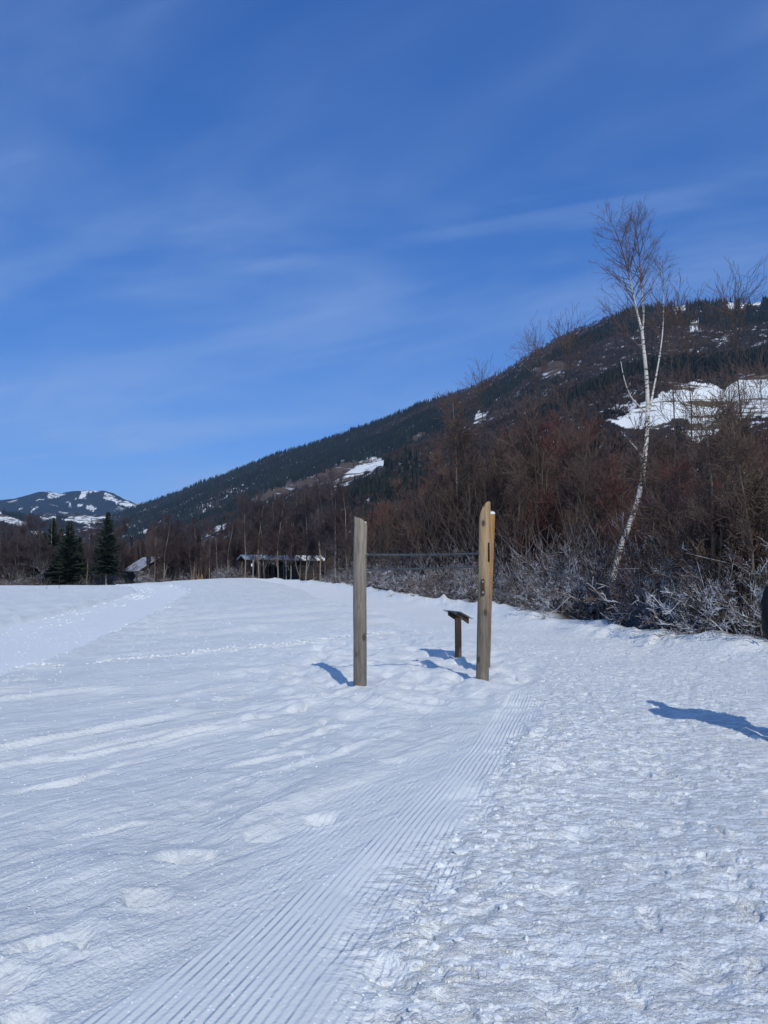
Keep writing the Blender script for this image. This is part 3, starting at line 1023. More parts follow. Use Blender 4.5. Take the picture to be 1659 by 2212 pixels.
# woods on the foothill and the flat valley bottom beyond the field
az, s = forest_points(HL, rng, 12000, 0.0, 1.02, -0.55, -0.14, None)
x, y, z = HL.pos(az, s)
h = rng.uniform(12, 22, len(x))
sn = hill_mask(x, y, z)[0] + hill_mask(x, y, z + h * 0.6)[0]
k = sn < 0.5
Vc, Fc, m_ = cones(rng, x[k], y[k], z[k], h[k], h[k] * rng.uniform(0.16, 0.24, k.sum()))
tag(link('foothill_forest', mesh_np('foothill_forest', Vc, [Fc], M_CONI, False, dict(tint=np.repeat(rng.uniform(0, 1, k.sum()), m_)))),
    'dark wood covering the low foothill on the left', 'forest', kind='stuff')
n = 15000
az = rng.uniform(-0.60, 0.10, n)
r = np.sqrt(rng.uniform(178 ** 2, 1500 ** 2, n))
k = (r < np.interp(az, MT.fa, MT.fr) * 1.02)
x, y = (r * np.sin(az))[k], (r * np.cos(az))[k]
h = rng.uniform(12, 19, len(x)) * np.interp(np.hypot(x, y), [210, 700], [0.95, 1.1])
Vb, Fb, m_ = brooms(rng, x, y, np.full(len(x), -3.2), h, h * 0.24)
tag(link('valley_woods', mesh_np('valley_woods', Vb, [Fb], M_BROOM, False, dict(tint=np.repeat(rng.uniform(0, 0.8, len(x)), m_)))),
    'leafless brown woods along the valley bottom behind the field', 'forest', kind='stuff')


# ------------------------------------------------------------------ branching plants
def unit(v):
    return v / np.maximum(np.linalg.norm(v, axis=-1, keepdims=True), 1e-9)


def walk(rng, p0, d0, length, n, up, wander, r0, r1):
    """polylines from p0 along d0: [B,n,3] and radii [B,n]"""
    B = len(p0)
    P = np.zeros((B, n, 3))
    P[:, 0] = p0
    d = unit(d0)
    step = (length / (n - 1))[:, None]
    for k in range(1, n):
        d = unit(d + np.array([0, 0, up]) + wander * rng.normal(0, 1, (B, 3)))
        P[:, k] = P[:, k - 1] + d * step
    t = np.linspace(0, 1, n)[None, :]
    return P, r0[:, None] * (1 - t) + r1[:, None] * t


def sprout(rng, P, Rd, k, t0, t1, ang, angj, length, lshape, n, up, wander, rs, rtip, rmax=None):
    B, m, _ = P.shape
    idx = np.repeat(np.arange(B), k)
    t = rng.uniform(t0, t1, len(idx))
    f = t * (m - 1)
    i0 = np.minimum(f.astype(int), m - 2)
    w = (f - i0)[:, None]
    pos = P[idx, i0] * (1 - w) + P[idx, i0 + 1] * w
    tan = unit(P[idx, i0 + 1] - P[idx, i0])
    rad = Rd[idx, i0] * (1 - w[:, 0]) + Rd[idx, i0 + 1] * w[:, 0]
    q = rng.normal(0, 1, (len(idx), 3))
    perp = unit(q - (q * tan).sum(-1, keepdims=True) * tan)
    a = np.radians(ang + angj * rng.normal(0, 1, len(idx)))[:, None]
    d = tan * np.cos(a) + perp * np.sin(a)
    ln = length * lshape(t) * rng.uniform(0.55, 1.15, len(idx))
    r0 = rad * rs
    if rmax:
        r0 = np.minimum(r0, rmax)
    return walk(rng, pos, d, ln, n, up, wander, np.maximum(r0, rtip), np.full(len(idx), rtip))


def tubes(batches, off=0):
    """[(P, R, sides)] -> V, F"""
    Vs, Fs = [], []
    for P, Rd, k in batches:
        B, n, _ = P.shape
        T = np.zeros_like(P)
        T[:, 1:-1] = P[:, 2:] - P[:, :-2]
        T[:, 0], T[:, -1] = P[:, 1] - P[:, 0], P[:, -1] - P[:, -2]
        T = unit(T)
        ref = np.where(np.abs(T[:, :1, 2:3]) > 0.8, np.array([1.0, 0.12, 0]), np.array([0.1, 0.05, 1.0]))
        U = unit(np.cross(T, np.broadcast_to(ref, T.shape)))
        W = np.cross(T, U)
        a = np.arange(k) / k * 2 * np.pi
        ring = P[:, :, None] + Rd[:, :, None, None] * (U[:, :, None] * np.cos(a)[:, None] + W[:, :, None] * np.sin(a)[:, None])
        Vs.append(ring.reshape(-1, 3))
        b = np.arange(B)[:, None, None] * (n * k) + np.arange(n - 1)[None, :, None] * k
        i = np.arange(k)[None, None, :]
        i2 = (i + 1) % k
        Fs.append(np.stack([b + i, b + i2, b + k + i2, b + k + i], -1).reshape(-1, 4) + off)
        off += B * n * k
    return np.concatenate(Vs), np.concatenate(Fs)


def tube_mesh(name, batches, m, smooth=True):
    Vt, Ft = tubes(batches)
    return mesh_np(name, Vt, [Ft], m, smooth)


one = lambda *v: np.array([v], float)


def make_tree(seed, H, r0, spread=1.0, slender=1.0, bare_to=0.25, prim=22, lean=0.03, forks=0, fine=1.0):
    """bare broadleaf tree: trunk batches and crown batches, height H, base at the origin"""
    g = np.random.default_rng(seed)
    tr = walk(g, one(0, 0, -0.5), one(lean * g.normal(), lean * g.normal(), 1), np.array([H + 0.5]), 14, 0.06, 0.05, np.array([r0]), np.array([0.012]))
    trunks = [tr]
    if forks:
        trunks.append(sprout(g, *tr, forks, 0.15, 0.5, 22, 7, H * 0.6, lambda t: 1.1 - t * 0.6, 10, 0.10, 0.06, 0.75, 0.012))
    TP = trunks
    crown = []
    lv1 = []
    for (P, Rd) in TP:
        k = prim if P.shape[0] == 1 else max(6, prim // 2)
        lv1.append(sprout(g, P, Rd, k, bare_to, 0.97, 48, 11, H * 0.34 * spread, lambda t: np.clip(1.15 - t * 0.95, 0.12, 1), 7, 0.09 * slender, 0.10, 0.55, 0.006))
    lv2, lv3 = [], []
    for P, Rd in lv1:
        lv2.append(sprout(g, P, Rd, 6, 0.15, 0.98, 42, 13, H * 0.12, lambda t: 1.15 - t * 0.6, 5, 0.10, 0.13, 0.6, 0.012))
    for P, Rd in lv2:
        lv3.append(sprout(g, P, Rd, max(2, int(6 * fine)), 0.1, 1.0, 40, 15, H * 0.058, lambda t: 1.1 - t * 0.4, 4, 0.08, 0.16, 0.7, 0.0105))
    for P, Rd in lv1:
        lv3.append(sprout(g, P, Rd, int(9 * fine), 0.1, 1.0, 48, 15, H * 0.06, lambda t: 1.1 - t * 0.4, 4, 0.08, 0.16, 0.5, 0.0105, 0.012))
    tb = [(P, Rd, 8) for P, Rd in trunks]
    cb = [(P, Rd, 4) for P, Rd in lv1] + [(P, Rd, 3) for P, Rd in lv2 + lv3]
    return tb, cb


def make_shrub(seed, H, stems, arch=0.0, twig=1.0):
    g = np.random.default_rng(seed)
    a = g.uniform(0, 6.28, stems)
    rr = 0.42 * np.sqrt(g.uniform(0, 1, stems)) * H * 0.3
    p0 = np.stack([rr * np.cos(a), rr * np.sin(a), np.full(stems, -0.35)], -1)
    tilt = g.uniform(0.1, 0.75, stems)
    d0 = np.stack([tilt * np.cos(a), tilt * np.sin(a), np.ones(stems)], -1)
    ln = H * g.uniform(0.6, 1.1, stems)
    P, Rd = walk(g, p0, d0, ln, 8, -arch, 0.10, g.uniform(0.012, 0.026, stems), np.full(stems, 0.006))
    l1 = sprout(g, P, Rd, 7, 0.12, 0.98, 48, 14, H * 0.36, lambda t: 1.1 - 0.6 * t, 6, 0.03 - arch, 0.15, 0.6, 0.0085)
    l2 = sprout(g, *l1, int(6 * twig), 0.1, 1.0, 46, 14, H * 0.13, lambda t: 1.1 - 0.5 * t, 4, 0.03, 0.18, 0.75, 0.0075)
    l3 = sprout(g, *l2, 2, 0.1, 1.0, 46, 14, H * 0.055, lambda t: 1.0 + 0 * t, 3, 0.03, 0.15, 0.8, 0.007)
    return [(P, Rd, 5)], [(l1[0], l1[1], 3), (l2[0], l2[1], 3), (l3[0], l3[1], 3)]


def plant(name, tmesh, cmesh, tname, cname, loc, rz, sc, label, cat, group):
    r = empty(name, loc, rz)
    r.scale = (sc, sc, sc)
    tag(r, label, cat, group)
    link(tname, tmesh, r)
    link(cname, cmesh, r)
    return r


TREES, SHRUBS, FINE = [], [], []
specs = [(11, 11, 0.11, 0.9, 1.0, 0.22, 24, 1), (12, 12, 0.12, 1.0, 1.0, 0.18, 26, 2), (13, 10, 0.09, 0.8, 1.3, 0.15, 24, 1), (14, 9, 0.10, 1.1, 0.8, 0.12, 24, 3), (15, 12, 0.10, 0.7, 1.4, 0.3, 24, 0), (16, 8, 0.08, 1.0, 1.0, 0.1, 22, 3)]
for sd, H, r0, spd, sl, bt, pr, fk in specs:
    tb, cb = make_tree(sd, H, r0, spd, sl, bt, pr, forks=fk)
    tm, cm = tube_mesh('trunk', tb, M_BARK), tube_mesh('crown', cb, M_TWIG['brown'])
    vt = {key: ((tm, M_BARK), (cm, M_TWIG[key])) for key in ('brown', 'olive', 'red', 'dark', 'plum')}
    TREES.append((H, vt))
for sd, H, st, ar in ((21, 3.0, 15, 0.02), (22, 2.6, 17, 0.06), (23, 3.6, 15, 0.0), (24, 2.2, 17, 0.08), (25, 4.2, 16, 0.0)):
    sb, tb = make_shrub(sd, H, st, ar)
    sm_, tm = tube_mesh('stem', sb, M_TWIG['frost']), tube_mesh('twig', tb, M_TWIG['frost'])
    vt = {key: ((sm_, M_TWIG[key]), (tm, M_TWIG[key])) for key in ('frost', 'brown', 'red', 'olive', 'dark')}
    SHRUBS.append((H, vt))

for sd, H, r0, spd, sl, bt, pr, fk in ((41, 13, 0.085, 0.42, 1.2, 0.45, 16, 0), (42, 13, 0.08, 0.55, 1.0, 0.55, 13, 0)):
    tb, cb = make_tree(sd, H, r0, spd, sl, bt, pr, forks=fk, fine=0.5)
    cb = [(P, np.minimum(Rd, 0.02) * 0.45, k) for P, Rd, k in cb]
    FINE.append((H, {'brown': (tube_mesh('trunk', [(P, Rd * 0.62, k) for P, Rd, k in tb], M_TWIG['dark']), tube_mesh('crown', cb, M_TWIG['brown']))}))
rng = np.random.default_rng(77)
TREE_LABEL = {
    'brown': 'leafless brown tree of the thicket ',
    'olive': 'leafless olive grey tree of the thicket ',
    'red': 'leafless reddish tree of the thicket ',
    'dark': 'leafless dark tree of the thicket ',
    'plum': 'leafless grey brown tree of the thicket ',
}
SHRUB_LABEL = {
    'frost': 'shrub white with hoar frost on the bank ',
    'brown': 'bare brown shrub in the thicket ',
    'red': 'bare dark red shrub in the thicket ',
    'olive': 'bare olive shrub in the thicket ',
    'dark': 'bare blackish shrub in the thicket ',
}


def zone(y):
    """twig colours along the thicket, from the near right end to the far left"""
    if y < 17:
        return ['olive', 'dark', 'brown', 'brown']
    if y < 24:
        return ['dark', 'brown', 'brown', 'red']
    if y < 42:
        return ['red', 'dark', 'brown', 'brown']
    if y < 60:
        return ['brown', 'red', 'brown', 'dark']
    return ['brown', 'plum', 'red', 'dark']


def place(x, y):
    X = 829.5 + FPX * x / y
    return ('to the right of the tall birch' if X > 1345 else 'between the orange post and the tall birch' if X > 1060 else
            'behind the two steel bars' if X > 785 else 'along the path left of the left post')


def put_shrub(x, y, key, hmin, hmax):
    H, vt = SHRUBS[rng.integers(len(SHRUBS))]
    want = rng.uniform(hmin, hmax)
    plant('frosted_shrub' if key == 'frost' else 'bare_shrub', *vt[key], 'stem', 'twig', (x, y, gz(x, y) - 0.05), rng.uniform(0, 6.28), want / H,
          SHRUB_LABEL[key] + place(x, y), 'shrub', ('frosted shrubs ' if key == 'frost' else '%s shrubs ' % key) + place(x, y))


_lx, _ly = zip((500, 1100), (600, 1085), (700, 1035), (800, 980), (870, 925), (960, 868), (1050, 885), (1150, 900), (1250, 912), (1310, 925), (1360, 955), (1500, 965), (1600, 935), (1660, 905), (2200, 860))


def put_tree(x, y, key, hmin, hmax, ti=None):
    H, vt = TREES[rng.integers(len(TREES)) if ti is None else ti]
    want = rng.uniform(hmin, hmax)
    X = 829.5 + FPX * x / y
    cap = at(X, np.interp(X, _lx, _ly) + rng.uniform(-10, 110), y).z - gz(x, y)
    want = max(2.5, min(want, cap))
    return plant('bare_tree', *vt[key], 'trunk', 'crown', (x, y, gz(x, y) - 0.1), rng.uniform(0, 6.28), want / H,
                 TREE_LABEL[key] + place(x, y), 'tree', '%s trees of the thicket ' % key.replace('plum', 'grey brown') + place(x, y))


n_sh = n_tr = 0
y = 8.0
while y < 90:
    for (off, hm0, hm1, pf) in ((1.2, 1.6, 2.6, 0.80), (2.5, 2.6, 3.9, 0.52), (4.4, 3.8, 5.2, 0.16)):
        yy = y + rng.uniform(-.6, .6)
        xx = float(bank_x(yy)) + off + rng.uniform(-.4, .5)
        if 1255 < 829.5 + FPX * xx / yy < 1385 and yy < 27.5:
            if off > 1.5:
                continue
            hm0, hm1 = 0.6, 0.9
        key = 'frost' if rng.uniform() < pf else zone(yy)[rng.integers(4)].replace('plum', 'brown')
        put_shrub(xx, yy, key, hm0, hm1)
        n_sh += 1
    y += 1.15 + y * 0.022
y = 9.0
while y < 92:
    for off, h0, h1 in ((5.5, 5.5, 7.5), (8.0, 6.5, 9.5), (11.5, 8, 11), (15.0, 8.5, 11.5), (20.0, 9, 12.5)):
        yy = y + rng.uniform(-1.2, 1.2)
        grow = np.interp(yy, [10, 20, 26, 34, 45, 60, 90], [0.75, 0.9, 1.0, 1.3, 1.55, 1.6, 1.3])
        xx = float(bank_x(yy)) + off + rng.uniform(-1.3, 1.3)
        if xx > yy * 0.75 + 3:
            continue
        put_tree(xx, yy, zone(yy)[rng.integers(4)], h0 * grow, h1 * grow)
        n_tr += 1
    y += 1.15 + y * 0.018
print('thicket', n_sh, n_tr)

# tangle of dead stalks and twigs filling the thicket
g = np.random.default_rng(31)
n = 17000
yy = 9 + 84 * g.uniform(0, 1, n) ** 1.35
off = 1.8 + 17 * g.uniform(0, 1, n) ** 1.3
xx = bank_x(yy) + off
zz_ = ground(xx, yy, False)[0] if isinstance(ground(xx[:2], yy[:2], False), tuple) else ground(xx, yy, False)
d0 = np.stack([g.normal(0, .45, n), g.normal(0, .45, n), np.ones(n)], -1)
zlift = g.uniform(0, 1, n) ** 1.6 * np.interp(yy, [10, 25, 45, 60], [2.6, 3.2, 6.0, 6.5])
P, Rd = walk(g, np.stack([xx, yy, zz_ - 0.1 + zlift], -1), d0, g.uniform(0.8, 2.6, n), 3, 0.0, 0.25, 0.006 + 0.00025 * yy, 0.004 + 0.0002 * yy)
tag(link('thicket_tangle', tube_mesh('thicket_tangle', [(P, Rd, 3)], M_TWIG['dark'], False)), 'dark tangle of twigs and stalks filling the thicket', 'undergrowth', kind='stuff')

# ------------------------------------------------------------------ tall birch
def birch_mat():
    m, t, b = mat('birch_bark')
    tc = N(t, 'ShaderNodeTexCoord')
    P = tc.outputs['Object']
    n = NOISE(t, MAPV(t, P, (3.0, 3.0, 9.0)), 1.6, 5, 0.6, 0.4)
    n2 = NOISE(t, MAPV(t, P, (2, 2, 2.6)), 1.0, 4, 0.6)
    c = MIX(t, MR(t, n2, 0.35, 0.65), (0.72, 0.67, 0.58), (0.56, 0.50, 0.41))
    c = MIX(t, MR(t, n, 0.53, 0.59), c, (0.06, 0.05, 0.045))
    sz_ = N(t, 'ShaderNodeSeparateXYZ')
    L(t, P, sz_.inputs[0])
    c = MIX(t, MR(t, sz_.outputs[2], 11.2, 12.9), c, (0.13, 0.085, 0.075))
    L(t, c, b.inputs['Base Color'])
    b.inputs['Roughness'].default_value = 0.7
    return m


M_BIRCH = birch_mat()
BD = 27.0
bpt = lambda pts, dd=0.0: np.array([at(X, Y, BD + dd * k / max(1, len(pts) - 1)) for k, (X, Y) in enumerate(pts)])


def smooth_line(P, n):
    """Catmull-Rom style resample"""
    t = np.linspace(0, len(P) - 1, n)
    Q = np.stack([np.interp(t, np.arange(len(P)), P[:, k]) for k in range(3)], 1)
    for _ in range(3):
        Q[1:-1] = 0.25 * Q[:-2] + 0.5 * Q[1:-1] + 0.25 * Q[2:]
    return Q


def taper(P, n, r0, r1, pw=1.0):
    Q = smooth_line(P, n)[None]
    t = np.linspace(0, 1, n)[None] ** pw
    return Q, r0 * (1 - t) + r1 * t


trunk = taper(bpt([(1310, 1340), (1316, 1300), (1322, 1262), (1337, 1190), (1357, 1140), (1379, 1085), (1391, 1010), (1398, 930), (1400, 870), (1396, 800), (1390, 750), (1387, 714)]), 34, 0.122, 0.052)
la = taper(bpt([(1388, 722), (1378, 680), (1368, 640), (1360, 598), (1350, 560), (1340, 525), (1332, 506), (1325, 492), (1321, 482)], -0.8), 22, 0.042, 0.004)
ra = taper(bpt([(1387, 722), (1391, 680), (1388, 640), (1384, 600), (1381, 550), (1377, 515), (1374, 495), (1372, 478)], 0.7), 22, 0.042, 0.004)
sr = taper(bpt([(1401, 890), (1408, 862), (1416, 820), (1425, 770), (1433, 714), (1434, 640), (1431, 560)], 0.9), 18, 0.045, 0.008)
sl = taper(bpt([(1396, 893), (1384, 878), (1366, 868), (1354, 840), (1345, 808), (1341, 780)], -0.6), 12, 0.03, 0.012)
s2 = taper(bpt([(1397, 1000), (1380, 975), (1360, 952), (1342, 932)], -0.7), 10, 0.03, 0.012)
s3 = taper(bpt([(1392, 760), (1372, 738), (1345, 715), (1325, 690), (1308, 655)], -0.3), 12, 0.022, 0.007)
g = np.random.default_rng(8)
tw = []
lead = []
for (P, Rd, k, t0, l) in ((la[0], la[1], 34, 0.05, 1.95), (ra[0], ra[1], 36, 0.03, 2.05), (sr[0], sr[1], 20, 0.5, 1.3), (s3[0], s3[1], 10, 0.15, 0.9)):
    lead.append(sprout(g, P, Rd, k, t0, 0.985, 46, 8, l, lambda t: np.clip(1.12 - 0.86 * t, 0.22, 1), 8, 0.035, 0.045, 0.55, 0.0046, 0.015))
for P, Rd in lead:
    a = sprout(g, P, Rd, 6, 0.12, 1.0, 32, 10, 0.62, lambda t: 1.1 - 0.5 * t, 5, 0.02, 0.08, 0.6, 0.0038)
    b_ = sprout(g, *a, 3, 0.1, 1.0, 34, 12, 0.26, lambda t: 1.1 - 0.4 * t, 4, 0.0, 0.10, 0.7, 0.003)
    tw += [a, b_]
M_BTWIG = simple_mat('birch_twig', (0.15, 0.10, 0.09), 0.7, sc=3)
base = Vector(trunk[0][0, 0])
root = tag(empty('birch_tree', base), 'tall slender birch with white bark and a forked crown above the thicket', 'tree')
sh = lambda b: [(P - np.array(base), Rd, k) for P, Rd, k in b]
link('trunk', tube_mesh('trunk', sh([(trunk[0], trunk[1], 10), (la[0], la[1], 7), (ra[0], ra[1], 7)]), M_BIRCH), root)
for lim in (sr, sl, s2, s3):
    link('limb', tube_mesh('limb', sh([(lim[0], lim[1], 6)]), M_BIRCH if lim is not s3 else M_BTWIG), root)
link('crown', tube_mesh('crown', sh([(P, Rd, 4) for P, Rd in lead] + [(P, Rd, 3) for P, Rd in tw]), M_BTWIG), root)

# ------------------------------------------------------------------ trees one can pick out
def tree_to(X, d, top, ti, key, label, bark=None):
    """a tree at bearing X and depth d whose crown reaches picture height `top`"""
    x = (X - 829.5) / FPX * d / cp
    z0 = gz(x, d) if math.hypot(x, d) < 180 else -3.2
    zt = at(X, top, d).z
    H, vt = TREES[ti] if ti < 100 else FINE[ti - 100]
    tm, cm = vt[key]
    r = plant('bare_tree', tm if bark is None else bark_mesh(ti, bark), cm, 'trunk', 'crown', (x, d, z0 - 0.1), rng.uniform(0, 6.28), (zt - z0) / H * 0.98, label, 'tree', None)
    return r


def bark_mesh(ti, m):
    return (TREES[ti][1]['brown'][0][0], m)


for a in ((1158, 40, 690, 101, 'brown', 'slim leafless tree whose spreading top meets the sky left of the birch'),
          (1212, 39, 686, 100, 'brown', 'leafless tree with upright top at the skyline next to the birch'),
          (1078, 46, 784, 100, 'brown', 'leafless tree just topping the mountain skyline above the orange post'),
          (1462, 33, 588, 100, 'brown', 'thin leafless tree rising close behind the right side of the birch'),
          (1488, 31, 612, 101, 'brown', 'thin leafless tree second to the right of the birch'),
          (1632, 22, 588, 100, 'brown', 'tall thin leafless tree reaching the skyline at the right end of the thicket'),
          (1590, 20, 790, 101, 'brown', 'slim dark leafless tree in front of the big snowy clearing'),
          (1530, 21, 850, 100, 'brown', 'low slim tree in front of the snowy clearing'),
          (1650, 18, 860, 5, 'olive', 'olive leafless tree at the right edge of the picture'),
          (1546, 17.6, 850, 1, 'brown', 'stout tree with a mottled pale trunk at the snow bank on the right'),
          (1578, 19.5, 800, 101, 'brown', 'slim dark tree just right of the mottled trunk'),
          (1612, 18.5, 740, 100, 'brown', 'slim leaning tree near the right edge before the clearing'),
          (1640, 16.5, 880, 2, 'brown', 'bare brown tree at the right edge above the frosted twigs'),
          (1418, 23, 905, 2, 'brown', 'bare brown tree close to the right of the birch trunk'),
          (1260, 30, 850, 101, 'brown', 'slender tree left of the birch trunk'),
          (1506, 18.2, 930, 3, 'brown', 'dark trunked forked tree at the snow bank beside the mottled trunk'),
          (978, 54, 862, 0, 'brown', 'leafless tree with a pale trunk behind the upper bar')):
    tree_to(*a, bark=M_PALEBARK if a[0] in (978, 1546) else M_TWIG['dark'] if a[0] == 1506 else None)
# pale trunks before the wood on the far side of the field
far_pale = [(530, 121, 1070), (604, 120, 1080), (632, 119, 1070), (676, 117, 1050), (690, 112, 1045), (562, 122, 1085), (574, 124, 1060), (614, 126, 1095), (619, 121, 1062), (702, 92, 1030), (722, 88, 1015), (732, 94, 1040), (748, 86, 1024), (660, 116, 1060), (645, 119, 1075), (590, 130, 1075),
            (337, 128, 1128), (357, 127, 1112), (418, 131, 1120), (455, 130, 1124), (470, 128, 1130), (494, 129, 1108), (520, 132, 1100), (540, 130, 1090)]
for k, (X, d, top) in enumerate(far_pale):
    r = tree_to(X, d, top, (4, 0, 2, 4)[k % 4], 'plum', 'pale trunked leafless tree in the wood around the covered bridge', M_PALEBARK)
    r['group'] = 'pale trunked trees around the covered bridge'
far_l = [(6, 126), (22, 122), (38, 128), (52, 121), (66, 126), (76, 119), (92, 128), (99, 118), (120, 130), (136, 124), (168, 128), (182, 130), (193, 119), (208, 126), (222, 118), (250, 126), (262, 121), (268, 130), (390, 133), (376, 135),
         (362, 136), (372, 135), (388, 132), (402, 137), (436, 134), (482, 136), (508, 138), (-20, 124), (-45, 126), (-80, 125), (-120, 127)]
for k, (X, d) in enumerate(far_l):
    tp = 1146 - 34 * rng.uniform() + (10 if X < 60 else 0)
    r = tree_to(X, d, tp, int(rng.integers(6)), 'plum', 'leafless grey brown tree at the far edge of the snowy field', M_BARK if k % 3 else M_PALEBARK)
    r['group'] = 'leafless trees at the far edge of the field'
for k in range(62):
    X = rng.uniform(-130, 720) if k < 46 else rng.uniform(575, 715)
    d = 118 + 8 * rng.uniform() if k < 46 else 113 + 7 * rng.uniform()
    x = (X - 829.5) / FPX * d
    if x > bank_x(np.array([d]))[0] - 1:
        x += 6
    key = 'frost' if rng.uniform() < 0.6 else 'brown'
    H, vt = SHRUBS[rng.integers(5)]
    plant('frosted_shrub' if key == 'frost' else 'bare_shrub', *vt[key], 'stem', 'twig', (x, d, gz(x, d) - 0.1), rng.uniform(0, 6.28), rng.uniform(1.9, 3.4) / H,
          'small shrub white with frost at the far rim of the field' if key == 'frost' else 'small brown shrub at the far rim of the field', 'shrub', 'shrubs at the far rim of the field')


def make_spruce(seed, H, w, bare):
    """spruce: trunk batch plus drooping boughs carrying flat needle sprays"""
    g = np.random.default_rng(seed)
    tr = walk(g, one(0, 0, -0.3), one(0, 0, 1), np.array([H + 0.2]), 12, 0.1, 0.012, np.array([0.15]), np.array([0.015]))
    Vs, Fs, off = [], [], 0
    z = bare
    bough = []
    while z < H - 0.15:
        f = (z - bare) / (H - bare)
        Lb = w * (1 - f) ** 0.85 * g.uniform(0.85, 1.1) + 0.12
        k = int(5 + 4 * (1 - f))
        a0 = g.uniform(0, 6.28)
        for j in range(k):
            if g.uniform() < 0.07:
                continue
            a = a0 + j * 6.283 / k + g.normal(0, .2)
            l = Lb * g.uniform(0.6, 1.15)
            bough.append((z + g.normal(0, .06), a, l, f))
        z += 0.34 * (1 - 0.55 * f)
    for (z, a, l, f) in bough:
        u = np.array([math.cos(a), math.sin(a), 0])
        v = np.array([-math.sin(a), math.cos(a), 0])
        m = max(3, int(l / 0.16))
        for i in range(m):
            t = (i + 0.7) / m
            droop = -0.30 * l * t * (1.15 - f) + 0.16 * l * t * t + 0.22 * f * l * t
            c = u * l * t + np.array([0, 0, z + droop])
            for sgn in (-1, 1):
                ww = (0.34 * l * (1 - 0.75 * t) + 0.06) * g.uniform(0.6, 1.2)
                tip = c + v * sgn * ww + u * 0.6 * ww + np.array([0, 0, -0.22 * ww - g.uniform(0, .12)])
                hang = c + v * sgn * ww * 0.35 + np.array([0, 0, -g.uniform(0.08, 0.26)])
                b = c - u * 0.22
                q = [b + np.array([0, 0, .03]), tip, hang, c + u * 0.17]
                Vs += q
                Fs.append((off, off + 2, off + 1))
                Fs.append((off, off + 1, off + 3))
                off += 4
    return tr, np.array(Vs), np.array(Fs)


M_NEEDLE = simple_mat('spruce_needles', (0.036, 0.050, 0.034), 0.8, sc=1.5, var=0.5, spec=0.2)
for k, (X, d, top, w, bare, lab) in enumerate(((232, 117, 1104, 2.5, 2.4, 'tallest dark spruce with clear stem beyond the field'), (150, 119, 1124, 3.2, 0.4, 'broad dark spruce with boughs down to the ground beyond the field'),
                                               (114, 123, 1117, 2.1, 0.8, 'slender dark spruce left of the broad one beyond the field'), (84, 132, 1146, 2.1, 0.8, 'small dim spruce among brown trees far left'),
                                               (205, 140, 1160, 2.0, 0.5, 'low spruce half hidden between the two big spruces'), (132, 126, 1140, 2.6, 0.5, 'bushy spruce just left of the broad one'),
                                               (97, 128, 1150, 2.2, 0.6, 'dark spruce at the left end of the spruce clump'), (172, 124, 1158, 2.4, 0.4, 'low wide spruce just right of the broad one'))):
    x = (X - 829.5) / FPX * d
    z0 = gz(x, d)
    H = at(X, top, d).z - z0
    tr, Vn, Fn = make_spruce(60 + k, H, w, bare)
    r = tag(empty('spruce_tree', (x, d, z0)), lab, 'tree', 'spruces beyond the field')
    link('trunk', tube_mesh('trunk', [(tr[0], tr[1], 7)], M_PALEBARK), r)
    link('crown', mesh_np('crown', Vn, [Fn], M_NEEDLE), r)

# ------------------------------------------------------------------ exercise frame of three split logs and two bars
M_GREYW = wood_mat('weathered_log', (0.195, 0.168, 0.135), (0.36, 0.30, 0.22), 0.3, 2.7, 0.42)
M_TANW = wood_mat('tan_log', (0.20, 0.165, 0.12), (0.45, 0.30, 0.15), 0.8, 2.1, 0.48)
M_ORW = wood_mat('orange_log', (0.27, 0.175, 0.10), (0.50, 0.26, 0.085), 0.7, 1.8, 0.42)
M_STEEL = simple_mat('painted_steel', (0.085, 0.105, 0.105), 0.42, 0.55, 14, 0.45)
M_RUST = simple_mat('rusty_plate', (0.10, 0.045, 0.028), 0.75, 0.3, 40, 0.6)
M_DARKHOLE = simple_mat('near_black', (0.012, 0.010, 0.009), 0.9)  # paints the shade of the slot; also colours the eyes
M_BOLT = simple_mat('bolt', (0.35, 0.34, 0.33), 0.4, 0.8)


